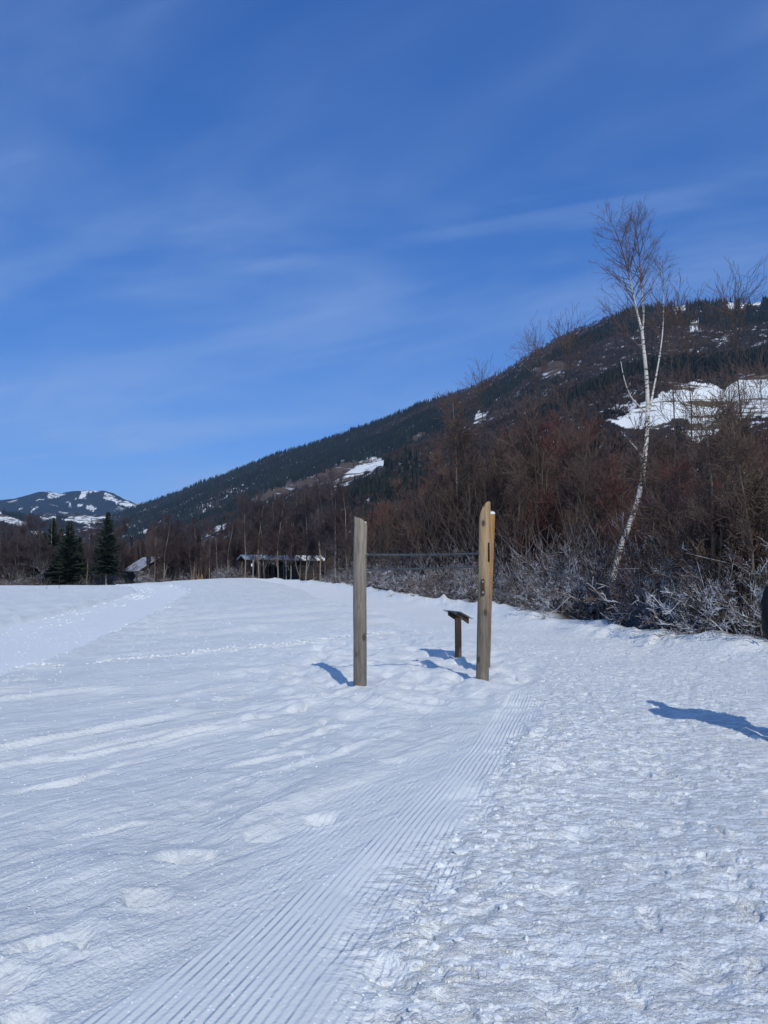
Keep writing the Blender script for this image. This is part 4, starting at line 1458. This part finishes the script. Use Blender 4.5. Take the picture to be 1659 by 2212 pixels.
def make_log(p0, p1, r0, r1, seed, topf, half=None, n=30, lv=40):
    """irregular log from p0 (below ground) to p1; topf(u, v) raises the cut top; half squashes the section on one side"""
    g = np.random.default_rng(seed)
    p0, p1 = np.array(p0), np.array(p1)
    Hh = p1[2] - p0[2]
    a = np.arange(n) / n * 2 * np.pi
    Vs = []
    for k in range(lv):
        t = k / (lv - 1)
        c = p0 + (p1 - p0) * t
        c = c + np.array([0.010 * math.sin(3.1 * t + seed), 0.008 * math.cos(4.2 * t + seed), 0])
        r = (r0 + (r1 - r0) * t)
        zz = np.full(n, t * Hh)
        rad = r * (1 + 0.075 * vn(np.cos(a) * 1.7 + seed, np.sin(a) * 1.7 + zz * 0.9, seed) + 0.03 * vn(a * 3.2, zz * 0.45, seed + 3) * 1.0 + 0.02 * vn(np.cos(a) * 9, np.sin(a) * 9 + zz * .5, seed + 5))
        ca, sa = rad * np.cos(a), rad * np.sin(a)
        if half:
            ca = np.clip(ca, -half * r, half * r)
        z = np.full(n, c[2])
        if k == lv - 1:
            z = z + topf(ca / r, sa / r)
        elif k == lv - 2:
            z = z + topf(ca / r, sa / r) * 0.8 - 0.01
        Vs.append(np.stack([c[0] + ca, c[1] + sa, z], 1))
    top = Vs[-1]
    cap = top.mean(0)[None] + (top - top.mean(0)) * 0.5
    cap[:, 2] = top.mean(0)[2] + (top[:, 2] - top[:, 2].mean()) * 0.5
    cap[:, 2] += 0.008 * g.normal(size=n)
    V_ = np.concatenate(Vs + [cap, cap.mean(0)[None]])
    i = np.arange(lv)[:, None] * n
    j = np.arange(n)[None]
    F_ = np.stack([i + j, i + (j + 1) % n, i + n + (j + 1) % n, i + n + j], -1).reshape(-1, 4)
    q = (lv) * n
    T_ = np.stack([q + np.arange(n), q + (np.arange(n) + 1) % n, np.full(n, q + n)], -1)
    return V_, [F_, T_]


def log_obj(name, args, m, parent, org):
    V_, F_ = make_log(*args[:-1], **args[-1]) if isinstance(args[-1], dict) else make_log(*args)
    V_ = V_ - np.array(org)
    o = link(name, mesh_np(name, V_, F_, m, True), parent)
    md = o.modifiers.new('edge', 'EDGE_SPLIT')
    md.split_angle = R(38)
    return o


lp0, lp1 = at(777.5, 1483, 10.94), at(779.5, 1133, 10.94)
rp0, rp1 = at(1041, 1467, 11.7), at(1046.5, 1098, 11.7)
bp0, bp1 = at(1043, 1440, 13.2), at(1057, 1112, 13.2)
org = Vector((lp0.x, lp0.y, 0))
fr = tag(empty('exercise_frame', org), 'weathered wooden exercise frame of three log posts joined by two steel bars', 'exercise frame')
below = Vector((0, 0, -0.5))
log_obj('post', (lp0 + below, lp1, 0.097, 0.092, 3, lambda u, v: 0.05 - 0.045 * u - 0.03 * v + 0.05 * np.clip(-u - 0.72, 0, 1) - 0.05 * np.clip(u - 0.6, 0, 1)), M_GREYW, fr, org)
o2 = log_obj('post', (rp0 + below, rp1, 0.098, 0.084, 5, lambda u, v: 0.055 + 0.075 * u - 0.05 * u * u - 0.02 * v - 0.10 * np.clip(-u - 0.55, 0, 1)), M_TANW, fr, org)
o3 = log_obj('post', (bp0 + below, bp1, 0.103, 0.105, 9, lambda u, v: 0.02 - 0.03 * v), M_ORW, fr, org)
o2['label'] = 'front right post, tan and cut to a slanting point'
o3['label'] = 'rear right post, orange brown with a rounded snowy top'


def snow_lump(name, c, rx, ry, rz, seed, parent, m=M_CAP, sub=3):
    bm = bmesh.new()
    bmesh.ops.create_icosphere(bm, subdivisions=sub, radius=1.0)
    co = np.array([v.co for v in bm.verts])
    dsp = 1 + 0.13 * fbm(co[:, 0] * 1.9 + seed, co[:, 1] * 1.9 + co[:, 2] * 1.3, seed, 3)
    for v, k in zip(bm.verts, dsp):
        v.co = Vector((v.co.x * rx * k, v.co.y * ry * k, max(v.co.z, -0.45) * rz * k)) + Vector(c)
    return bm_obj(name, bm, m, parent, True)


snow_lump('snow_cap', lp1 - org + Vector((0.026, 0.010, 0.028)), 0.056, 0.062, 0.018, 4, fr)
snow_lump('snow_cap', bp1 - org + Vector((0.01, -0.03, 0.02)), 0.085, 0.085, 0.045, 6, fr)


def bar(p, q, r, sag, parent, m=M_STEEL, name='bar'):
    p, q = np.array(p), np.array(q)
    t = np.linspace(0, 1, 16)[:, None]
    P = p + (q - p) * t
    P[:, 2] -= sag * (4 * t[:, 0] * (1 - t[:, 0]))
    return link(name, tube_mesh(name, [(P[None], np.full((1, 16), r), 12)], m), parent)


bar(at(786, 1198, 10.94) - org, at(1040, 1195.5, 11.7) - org, 0.017, 0.012, fr)
bar(at(786, 1231, 10.98) - org, at(1040, 1224, 11.75) - org, 0.012, 0.006, fr)
for (X, Y, d, r) in ((794.2, 1198, 10.94, 0.027), (794.5, 1231, 10.98, 0.02)):
    c = np.array(at(X, Y, d) - org)
    link('collar', tube_mesh('collar', [(np.array([c - [0.014, 0, 0], c + [0.008, 0, 0]])[None], np.array([[r, r * .8]]), 14)], M_STEEL), fr)
# rusty bracket with bolts on the front right post, and the slot beside it, a near-black block standing in for its shade
bm = bmesh.new()
pc = at(1041.2, 1268.5, 11.7) - org
pc.y = rp0.y - org.y - 0.094
add_box(bm, pc, (0.052, 0.012, 0.245))
br = bm_obj('bracket', bm, M_RUST, fr, bevel=0.004)
bm = bmesh.new()
for dz in (0.085, -0.075):
    mat_ = bmesh.ops.create_cone(bm, cap_ends=True, segments=8, radius1=0.016, radius2=0.013, depth=0.014)
    for v in mat_['verts']:
        v.co = Vector((v.co.x, v.co.z, v.co.y)) + pc + Vector((0.0, -0.010, dz))
bm_obj('bolt', bm, M_BOLT, br)
bm = bmesh.new()
pc = at(1054.0, 1193, 11.7) - org
pc.y = rp0.y - org.y - 0.060
add_box(bm, pc, (0.030, 0.05, 0.29))
bm_obj('slot_shade', bm, M_DARKHOLE, fr, bevel=0.003)  # solid black block, nothing is cut: shade given as colour

# ------------------------------------------------------------------ reading lectern
M_DARKW = wood_mat('dark_wood', (0.040, 0.026, 0.020), (0.075, 0.045, 0.032), 0.1, 0.9, 0.5)
M_PLATE = simple_mat('metal_plate', (0.42, 0.45, 0.46), 0.35, 0.6, 6, 0.15)
bx0 = at(990, 1415, 15.0)
bx0.z = gz(bx0.x, bx0.y)
lec = tag(empty('lectern_sign', bx0), 'low lectern sign with tilted metal plate on a dark wooden post', 'sign')
A = at(956, 1318, 15.1) - bx0
A.z += 0.0
ab, bc = Vector((0.32, -0.27, -0.02)), Vector((0.285, 0.29, -0.155))
nrm = ab.cross(bc).normalized()
bm = bmesh.new()
add_prism(bm, [A, A + ab, A + ab + bc, A + bc], nrm * 0.010)
bm_obj('plate', bm, M_PLATE, lec, bevel=0.002)
bm = bmesh.new()
zt = (A + ab * .5 + bc * .5).z
add_box(bm, (0, 0, (zt - 0.3) / 2 - 0.03), (0.12, 0.12, zt + 0.3 - 0.04), Vector((0, 0, 1)).rotation_difference(Vector((0, 0, 1))).to_matrix())
bm_obj('post', bm, M_DARKW, lec, bevel=0.006)
for f in (0.22, 0.72):
    bm = bmesh.new()
    s0 = A + ab * f + bc * 0.10 - nrm * 0.002
    s1 = A + ab * f + bc * 0.92 - nrm * 0.002
    add_prism(bm, [s0, s1, s1 - Vector((0, 0, 0.105)), s0 - Vector((0, 0, 0.075))], ab.normalized() * 0.035)
    bm_obj('support', bm, M_DARKW, lec, bevel=0.003)

# ------------------------------------------------------------------ covered bridge, barn, house, marker poles
M_OLDW = wood_mat('bridge_timber', (0.07, 0.05, 0.037), (0.10, 0.075, 0.055), 0, 4, 0.6)
M_WALL = simple_mat('dark_boards', (0.040, 0.032, 0.028), 0.85, sc=2)
M_ORANGE = simple_mat('ochre_render', (0.30, 0.20, 0.10), 0.85, sc=1.0, var=0.12)
M_GLASS = simple_mat('window_glass', (0.03, 0.035, 0.045), 0.12, spec=0.6)
M_STONE = simple_mat('stone', (0.22, 0.17, 0.125), 0.9, sc=3, var=0.35)
M_WHITE = simple_mat('white_sign', (0.75, 0.76, 0.78), 0.5, var=0.05)
M_GREYROOF = simple_mat('grey_shingles', (0.25, 0.24, 0.235), 0.85, sc=6, var=0.4)
e0, e1 = at(538, 1240, 125), at(690, 1240, 131)
yaw = math.atan2(e1.y - e0.y, e1.x - e0.x)
Lb = (e1 - e0).xy.length
bz = 0.35
cb = tag(empty('covered_bridge', (e0.x, e0.y, bz), yaw), 'long dark timber covered bridge with snow on its roof behind trees', 'bridge')
bm = bmesh.new()
add_box(bm, (Lb / 2, 1.5, 0.15), (Lb, 3.0, 0.22))
bm_obj('deck', bm, M_OLDW, cb)
eave, rdg = 3.5, 4.2
for s_, y0 in ((-1, -0.55), (1, 3.55)):
    bm = bmesh.new()
    add_prism(bm, [(-0.9, y0, eave), (Lb + .9, y0, eave), (Lb + .9, 1.5, rdg), (-0.9, 1.5, rdg)], (0, 0, -0.09))
    rf = bm_obj('roof_slope', bm, M_OLDW, cb)
    bm = bmesh.new()
    k = 26
    pts = []
    for q in range(k + 1):
        t = q / k
        pts.append((-0.95 + (Lb + 1.9) * t, t))
    for q in range(k):
        if s_ == -1 and q in (17, 22, 24):
            continue
        xa, xb = pts[q][0], pts[q + 1][0] + 0.04
        hh = 0.22 + 0.03 * math.sin(q * 2.3)
        add_prism(bm, [(xa, y0 * 1.02, eave + 0.01), (xb, y0 * 1.02, eave + 0.01), (xb, 1.5, rdg + 0.01), (xa, 1.5, rdg + 0.01)], (0, 0, hh))
    bm_obj('roof_snow', bm, M_CAP, rf, bevel=0.05)
k = 7
for q in range(k):
    for y0 in (0.0, 3.0):
        bm = bmesh.new()
        xq = 0.1 + (Lb - .2) * q / (k - 1)
        add_box(bm, (xq, y0, eave / 2 - .4), (0.22, 0.22, eave + 1.1))
        bm_obj('post', bm, M_OLDW, cb)
for y0 in (0.0, 3.0):
    for zc in (0.55, 0.85, 1.15):
        bm = bmesh.new()
        add_box(bm, (Lb / 2, y0 - 0.14, zc), (Lb, 0.05, 0.16))
        bm_obj('rail', bm, M_OLDW, cb)
bm = bmesh.new()
add_box(bm, (Lb / 2 + 2.2, 3.13, 1.75), (Lb - 4.6, 0.06, 3.2))
bm_obj('board_wall', bm, M_WALL, cb)
bm = bmesh.new()
add_box(bm, (Lb / 2 + 2.2, -0.10, 1.5), (Lb - 5.4, 0.05, 2.4))
bm_obj('board_wall', bm, M_WALL, cb)
bm = bmesh.new()
add_box(bm, (0.3, -0.55, 0.2), (1.0, 0.7, 1.6))
bm_obj('abutment', bm, M_STONE, cb, bevel=0.05)
sp_ = at(546.5, 1250, 121)
sp_.z = gz(sp_.x, sp_.y)
sg = tag(empty('sign_post', sp_), 'thin grey post with a small white sign before the covered bridge', 'sign')
bm = bmesh.new()
add_box(bm, (0, 0, 1.5), (0.13, 0.10, 3.6))
bm_obj('post', bm, simple_mat('grey_post', (0.30, 0.31, 0.33), 0.6), sg)
bm = bmesh.new()
add_box(bm, (-0.2, -0.08, 2.45), (0.22, 0.02, 0.42))
bm_obj('sign_panel', bm, M_WHITE, sg)
# fence that leads to the bridge
f0, f1 = at(484, 1245, 121), at(528, 1243, 122)
fz = gz(f0.x, f0.y)
fn = tag(empty('wooden_fence', (f0.x, f0.y, fz), math.atan2(f1.y - f0.y, f1.x - f0.x)), 'short dark wooden fence leading to the covered bridge', 'fence')
fl = (f1 - f0).xy.length
for q in range(3):
    bm = bmesh.new()
    add_box(bm, (fl * q / 2, 0, 0.55), (0.14, 0.14, 1.7))
    bm_obj('post', bm, M_OLDW, fn)
for zc in (0.55, 0.95, 1.3):
    bm = bmesh.new()
    add_box(bm, (fl / 2, -0.1, zc), (fl + .4, 0.06, 0.15))
    bm_obj('rail', bm, M_OLDW, fn)


def gable_house(name, label, p, rz, w, l, wall_h, ridge_h, mw, roofm, snow_roof, wins):
    r = tag(empty(name, p, rz), label, name.split('_')[-1])
    bm = bmesh.new()
    add_prism(bm, [(-w / 2, 0, -1), (w / 2, 0, -1), (w / 2, 0, wall_h), (0, 0, ridge_h), (-w / 2, 0, wall_h)], (0, l, 0))
    bm_obj('wall', bm, mw, r)
    for s_ in (-1, 1):
        bm = bmesh.new()
        sl_ = (ridge_h - wall_h) / (w / 2)
        x1 = s_ * (w / 2 + 0.7)
        z1 = ridge_h - sl_ * (w / 2 + 0.7)
        add_prism(bm, [(0, -0.7, ridge_h + .05), (x1, -0.7, z1 + .05), (x1, l + .7, z1 + .05), (0, l + .7, ridge_h + .05)], (0, 0, 0.14))
        rf = bm_obj('roof', bm, roofm, r)
        if snow_roof and s_ in snow_roof:
            bm = bmesh.new()
            add_prism(bm, [(0, -0.65, ridge_h + .19), (x1 * .99, -0.65, z1 + .20), (x1 * .99, l + .65, z1 + .20), (0, l + .65, ridge_h + .19)], (0, 0, 0.22))
            bm_obj('roof_snow', bm, M_CAP, rf, bevel=0.08)
    for (x, z, ww, hh) in wins:
        bm = bmesh.new()
        add_box(bm, (x, -0.04, z), (ww, 0.12, hh))
        wf = bm_obj('window', bm, M_OLDW, r)
        bm = bmesh.new()
        add_box(bm, (x, -0.07, z), (ww * .8, 0.10, hh * .8))
        bm_obj('pane', bm, M_GLASS, wf)
    return r


bp = at(345, 1240, 172)
gable_house('wooden_barn', 'dark wooden barn with a wide snow dusted gable roof beyond the field', (bp.x, bp.y, -2.6), R(32), 8.6, 14, 5.2, 8.0, M_WALL, simple_mat('frosted_shingles', (0.50, 0.50, 0.52), 0.85, sc=1.6, var=0.62), None, [(-1.6, 3.4, 1.0, 1.1), (1.6, 3.4, 1.0, 1.1), (0, 5.9, .9, .9)])
hp = at(426, 1240, 265)
gable_house('small_house', 'small ochre house half hidden by trees beyond the field', (hp.x, hp.y, -3.0), R(-12), 4.6, 7, 9.6, 11.8, M_ORANGE, M_GREYROOF, (-1, 1), [(-1.2, 8.3, .8, 1.1), (1.2, 8.3, .8, 1.1), (0, 10.1, .7, .8), (-1.2, 5.6, .8, 1.1), (1.2, 5.6, .8, 1.1)])
for X, lab in ((101, 'left one of two thin marker poles in the far field'), (127.5, 'right one of two thin marker poles in the far field')):
    p = at(X, 1276, 72)
    p.z = gz(p.x, p.y)
    r = tag(empty('marker_pole', p), lab, 'pole', 'thin marker poles in the field')
    link('shaft', tube_mesh('shaft', [(np.array([[[0, 0, -.2], [0, 0, 1.05]]]), np.array([[0.016, 0.014]]), 6)], M_DARKW), r)
    link('tip', tube_mesh('tip', [(np.array([[[0, 0, 1.05], [0, 0, 1.15]]]), np.array([[0.018, 0.016]]), 6)], M_RUST), r)

# ------------------------------------------------------------------ loose snow crumbs and clods
def clods(name, x, y, sz, label, seed, m):
    g = np.random.default_rng(seed)
    bm = bmesh.new()
    bmesh.ops.create_icosphere(bm, subdivisions=1, radius=1)
    bm.verts.ensure_lookup_table()
    bv = np.array([v.co for v in bm.verts])
    bf = np.array([[v.index for v in f.verts] for f in bm.faces])
    bm.free()
    n = len(x)
    zc = ground(x, y)[0]
    sc = sz[:, None] * np.stack([g.uniform(.7, 1.5, n), g.uniform(.6, 1.2, n), g.uniform(.35, .8, n)], 1)
    rot = g.uniform(0, 6.28, n)
    vv = bv[None] * g.uniform(0.65, 1.2, (n, len(bv), 1)) * sc[:, None, :]
    c, s = np.cos(rot)[:, None], np.sin(rot)[:, None]
    X = vv[..., 0] * c - vv[..., 1] * s + x[:, None]
    Y = vv[..., 0] * s + vv[..., 1] * c + y[:, None]
    Zz = vv[..., 2] + (zc + sz * 0.10)[:, None]
    V_ = np.stack([X, Y, Zz], -1).reshape(-1, 3)
    F_ = (bf[None] + (np.arange(n) * len(bv))[:, None, None]).reshape(-1, 3)
    return tag(link(name, mesh_np(name, V_, [F_], m, False)), label, 'snow', kind='stuff')


g = np.random.default_rng(12)
n = 2600
y = 2.3 + 15 * g.uniform(0, 1, n) ** 1.7
le = np.interp(y, _gy, _gx)
x = le - 0.1 + np.abs(g.normal(0, 1, n)) ** 1.5 * (0.32 + 0.08 * y)
k = x < y * 0.62
sz = 0.004 + 0.020 * g.uniform(0, 1, n) ** 6 + 0.022 * (g.uniform(0, 1, n) < 0.03) * np.exp(-np.clip(x - le, 0, None))
clods('snow_clods', x[k], y[k], sz[k], 'loose lumps of snow kicked up along the trodden path', 3, M_CAP)
n = 2300
t = g.uniform(0, 1, n)
P = np.array(FURROW)
arc = np.concatenate([[0], np.cumsum(np.hypot(*np.diff(P, axis=0).T))])
x = np.interp(t * arc[-1], arc, P[:, 0]) + g.normal(0, .07, n) + 0.06
y = np.interp(t * arc[-1], arc, P[:, 1]) + g.normal(0, .07, n)
k = g.uniform(0, 1, n) < S(-0.7, -0.1, vn(x * 1.1, y * 1.1, 81))
clods('furrow_crumbs', x[k], y[k], (0.011 + 0.03 * g.uniform(0, 1, n) ** 4)[k], 'white crumbs of snow thrown up along the furrow', 4, M_CAP)
P = np.array(LOIPE)
arc = np.concatenate([[0], np.cumsum(np.hypot(*np.diff(P, axis=0).T))])
n = 1500
t = arc[-1] * (0.05 + 0.66 * g.uniform(0, 1, n) ** 1.2)
off = g.choice([-0.55, -0.98, -1.45, -1.95, 2.2], n, p=[.25, .25, .2, .15, .15]) + g.normal(0, 0.07, n)
x = np.interp(t, arc, P[:, 0]) + off * 0.97
y = np.interp(t, arc, P[:, 1]) + off * 0.2
k = fbm(x * 0.5, y * 0.35, 88, 2) > -0.1
clods('track_crumbs', x[k], y[k], (0.02 + 0.0011 * y * g.uniform(0.3, 1.2, n))[k], 'bumpy rims of snow along the tracks of the ski road', 6, M_CAP)
n = 4400
y = 2.4 + 22 * g.uniform(0, 1, n) ** 1.5
x = g.uniform(-0.75, 0.25, n) * y
k = x < np.interp(y, _gy, _gx)
clods('glint_grains', x[k], y[k], (0.0026 + 0.00060 * y * g.uniform(0.4, 1.5, n))[k], 'white grains in place of glints, scattered over the crusted snow', 5, simple_mat('glint_white', (0.95, 0.96, 0.98), 0.25, sc=5, var=0.0, spec=0.6))  # sparkle of the crust imitated by oversized white grains

# ------------------------------------------------------------------ person in black at the right edge
def skin_obj(name, verts, edges, radii, m, parent, root_i=0, sub=2):
    me = bpy.data.meshes.new(name)
    me.from_pydata([Vector(v) for v in verts], edges, [])
    o = link(name, me, parent)
    md = o.modifiers.new('skin', 'SKIN')
    md.use_smooth_shade = True
    for k, r in enumerate(radii):
        me.skin_vertices[0].data[k].radius = r if isinstance(r, tuple) else (r, r)
        me.skin_vertices[0].data[k].use_root = (k == root_i)
    sb = o.modifiers.new('sub', 'SUBSURF')
    sb.levels = sb.render_levels = sub
    me.materials.append(m)
    return o


M_JACKET = simple_mat('black_jacket', (0.010, 0.010, 0.012), 0.75, sc=25, var=0.3, spec=0.25)
M_TROUS = simple_mat('black_trousers', (0.013, 0.013, 0.016), 0.8, sc=25, var=0.3, spec=0.2)
M_SKIN = simple_mat('skin', (0.52, 0.32, 0.24), 0.55, var=0.1)
M_BOOT = simple_mat('boot', (0.02, 0.017, 0.015), 0.6)
M_HAT = simple_mat('dark_hat', (0.015, 0.015, 0.02), 0.9, sc=60, var=0.4)
px, py = 4.09, 7.5
pe = tag(empty('person', (px - 0.02, py, gz(px, py)), R(6)), 'person in black jacket and cap walking away, hands in pockets', 'person')
pe.scale = (1.12, 1.12, 1.09)
V_ = [(0, 0, .93), (0, -.01, 1.12), (0, 0, 1.32), (0, -.01, 1.47), (0, 0.0, 1.53), (0, .02, 1.61), (0, .015, 1.70), (0, .10, 1.615),
      (-.18, 0, 1.42), (-.32, -.07, 1.17), (-.265, .07, 1.00), (-.20, .10, .945), (.18, 0, 1.42), (.32, -.07, 1.17), (.265, .07, 1.00), (.20, .10, .945),
      (-.10, .0, .87), (-.11, .13, .50), (-.11, .16, .10), (-.12, .32, .06), (.10, 0, .87), (.11, .02, .49), (.11, -.20, .13), (.12, -.06, .06)]
E_ = [(0, 1), (1, 2), (2, 3), (3, 4), (4, 5), (5, 6), (5, 7), (2, 8), (8, 9), (9, 10), (10, 11), (2, 12), (12, 13), (13, 14), (14, 15),
      (0, 16), (16, 17), (17, 18), (18, 19), (0, 20), (20, 21), (21, 22), (22, 23)]
RD = [.135, .13, .15, .07, .055, (.075, .09), (.07, .08), .012, .06, .045, .035, .03, .06, .045, .035, .03, .085, .058, .042, .035, .085, .058, .042, .035]
skin_obj('body', V_, E_, RD, M_SKIN, pe)
def loft(name, rings, m, parent, n=28, wob=0.0, seed=0):
    """closed garment shell from rings (cx, cy, z, rx, ry)"""
    a = np.arange(n) / n * 2 * np.pi
    Vs = []
    for (cx, cy, z, rx, ry) in rings:
        k = 1 + wob * vn(np.cos(a) * 2.3 + seed, np.sin(a) * 2.3 + z * 9, seed)
        Vs.append(np.stack([cx + rx * k * np.cos(a), cy + ry * k * np.sin(a), np.full(n, z)], 1))
    V_ = np.concatenate(Vs + [np.array([[rings[0][0], rings[0][1], rings[0][2]], [rings[-1][0], rings[-1][1], rings[-1][2]]])])
    i = np.arange(len(rings) - 1)[:, None] * n
    j = np.arange(n)[None]
    Q = np.stack([i + j, i + (j + 1) % n, i + n + (j + 1) % n, i + n + j], -1).reshape(-1, 4)
    q = len(rings) * n
    jj = np.arange(n)
    T_ = np.concatenate([np.stack([(jj + 1) % n, jj, np.full(n, q)], -1), np.stack([q - n + jj, q - n + (jj + 1) % n, np.full(n, q + 1)], -1)])
    return link(name, mesh_np(name, V_, [Q, T_], m, True), parent)


def limb_tube(name, pts, rad, m, parent, n=18, seed=0, k=16):
    """closed tube with rounded folds; its rings follow the bend without twisting"""
    P = smooth_line(np.array(pts, float), n)
    Rr = np.interp(np.linspace(0, len(pts) - 1, n), np.arange(len(pts)), rad) * (1 + 0.05 * np.sin(np.arange(n) * 2.1 + seed))
    T = unit(np.gradient(P, axis=0))
    U = unit(np.cross(T[0], np.array([0.3, 1.0, 0.2])))
    a = np.arange(k) / k * 2 * np.pi
    Vs = []
    for i in range(n):
        U = unit(U - T[i] * np.dot(U, T[i]))
        W = np.cross(T[i], U)
        Vs.append(P[i] + Rr[i] * (U * np.cos(a)[:, None] + W * np.sin(a)[:, None]))
    V_ = np.concatenate(Vs + [P[:1], P[-1:]])
    i, j = np.arange(n - 1)[:, None] * k, np.arange(k)[None]
    Q = np.stack([i + j, i + (j + 1) % k, i + k + (j + 1) % k, i + k + j], -1).reshape(-1, 4)
    jj = np.arange(k)
    q = n * k
    T_ = np.concatenate([np.stack([(jj + 1) % k, jj, np.full(k, q)], -1), np.stack([q - k + jj, q - k + (jj + 1) % k, np.full(k, q + 1)], -1)])
    return link(name, mesh_np(name, V_, [Q, T_], m, True), parent)


loft('jacket', [(0, 0, .80, .215, .165), (0, 0, .81, .235, .18), (0, 0, .90, .232, .178), (0, .0, 1.00, .225, .185), (0, .01, 1.10, .232, .205), (0, .012, 1.20, .242, .215),
                (0, .008, 1.30, .252, .21), (0, -.005, 1.38, .245, .185), (0, -.014, 1.43, .205, .148), (0, -.014, 1.47, .135, .115), (0, -.012, 1.50, .095, .098), (0, -.01, 1.545, .088, .092), (0, -.008, 1.55, .07, .075)],
     M_JACKET, pe, 28, 0.035, 3)
for sx in (-1, 1):
    limb_tube('sleeve', [(sx * .13, -.01, 1.385), (sx * .25, -.02, 1.365), (sx * .31, -.05, 1.28), (sx * .335, -.075, 1.17), (sx * .325, -.04, 1.08), (sx * .275, .06, 1.00), (sx * .21, .11, .95), (sx * .14, .09, .92)],
              [.085, .105, .102, .092, .082, .075, .066, .055], M_JACKET, pe, 22, sx)
loft('hips', [(0, 0, .98, .17, .13), (0, 0, .90, .18, .14), (0, 0, .80, .175, .14), (0, 0, .74, .12, .11)], M_TROUS, pe)
limb_tube('trouser_leg', [(-.10, .0, .88), (-.11, .07, .68), (-.11, .13, .48), (-.11, .15, .28), (-.11, .155, .10)], [.11, .105, .085, .078, .080], M_TROUS, pe, 18, 1)
limb_tube('trouser_leg', [(.10, 0, .88), (.11, .02, .68), (.11, .01, .48), (.11, -.09, .28), (.11, -.185, .13)], [.11, .105, .085, .078, .080], M_TROUS, pe, 18, 2)
for vv_ in ([(-.11, .155, .19), (-.11, .15, .08), (-.12, .26, .06), (-.12, .34, .05)], [(.11, -.2, .21), (.11, -.2, .10), (.12, -.10, .065), (.12, -.02, .05)]):
    skin_obj('boot', vv_, [(0, 1), (1, 2), (2, 3)], [.062, .06, .055, .04], M_BOOT, pe)
# knitted cap with a turned-up brim, hood lying on the shoulders
loft('cap', [(0, .005, 1.655, .088, .102), (0, .005, 1.66, .099, .114), (0, .005, 1.70, .100, .115), (0, .005, 1.705, .094, .108), (0, .0, 1.745, .086, .100), (0, -.005, 1.785, .060, .072), (0, -.008, 1.805, .025, .03)], M_HAT, pe, 24, 0.02, 5)
loft('hood', [(0, -.10, 1.43, .12, .05), (0, -.115, 1.46, .145, .075), (0, -.115, 1.51, .135, .075), (0, -.10, 1.545, .11, .055), (0, -.09, 1.55, .07, .03)], M_JACKET, pe, 24, 0.05, 6)
for sx in (-1, 1):
    bm = bmesh.new()
    bmesh.ops.create_uvsphere(bm, u_segments=8, v_segments=6, radius=0.011)
    for v in bm.verts:
        v.co += Vector((sx * .032, .095, 1.64))
    bm_obj('eye', bm, M_DARKHOLE, pe, True)

# ------------------------------------------------------------------ haze
hz = bpy.data.materials.new('haze')
hz.use_nodes = True
t = hz.node_tree
t.nodes.clear()
pv = t.nodes.new('ShaderNodeVolumePrincipled')
pv.inputs['Color'].default_value = (0.42, 0.69, 1.0, 1)
pv.inputs['Density'].default_value = 3.3e-5
pv.inputs['Anisotropy'].default_value = 0.0
out = t.nodes.new('ShaderNodeOutputMaterial')
L(t, pv.outputs[0], out.inputs['Volume'])
bm = bmesh.new()
add_box(bm, (0, 0, 797), (34000, 34000, 1606))
o = bm_obj('haze', bm, hz)
tag(o, 'thin blue haze filling the valley air', 'haze', kind='stuff')
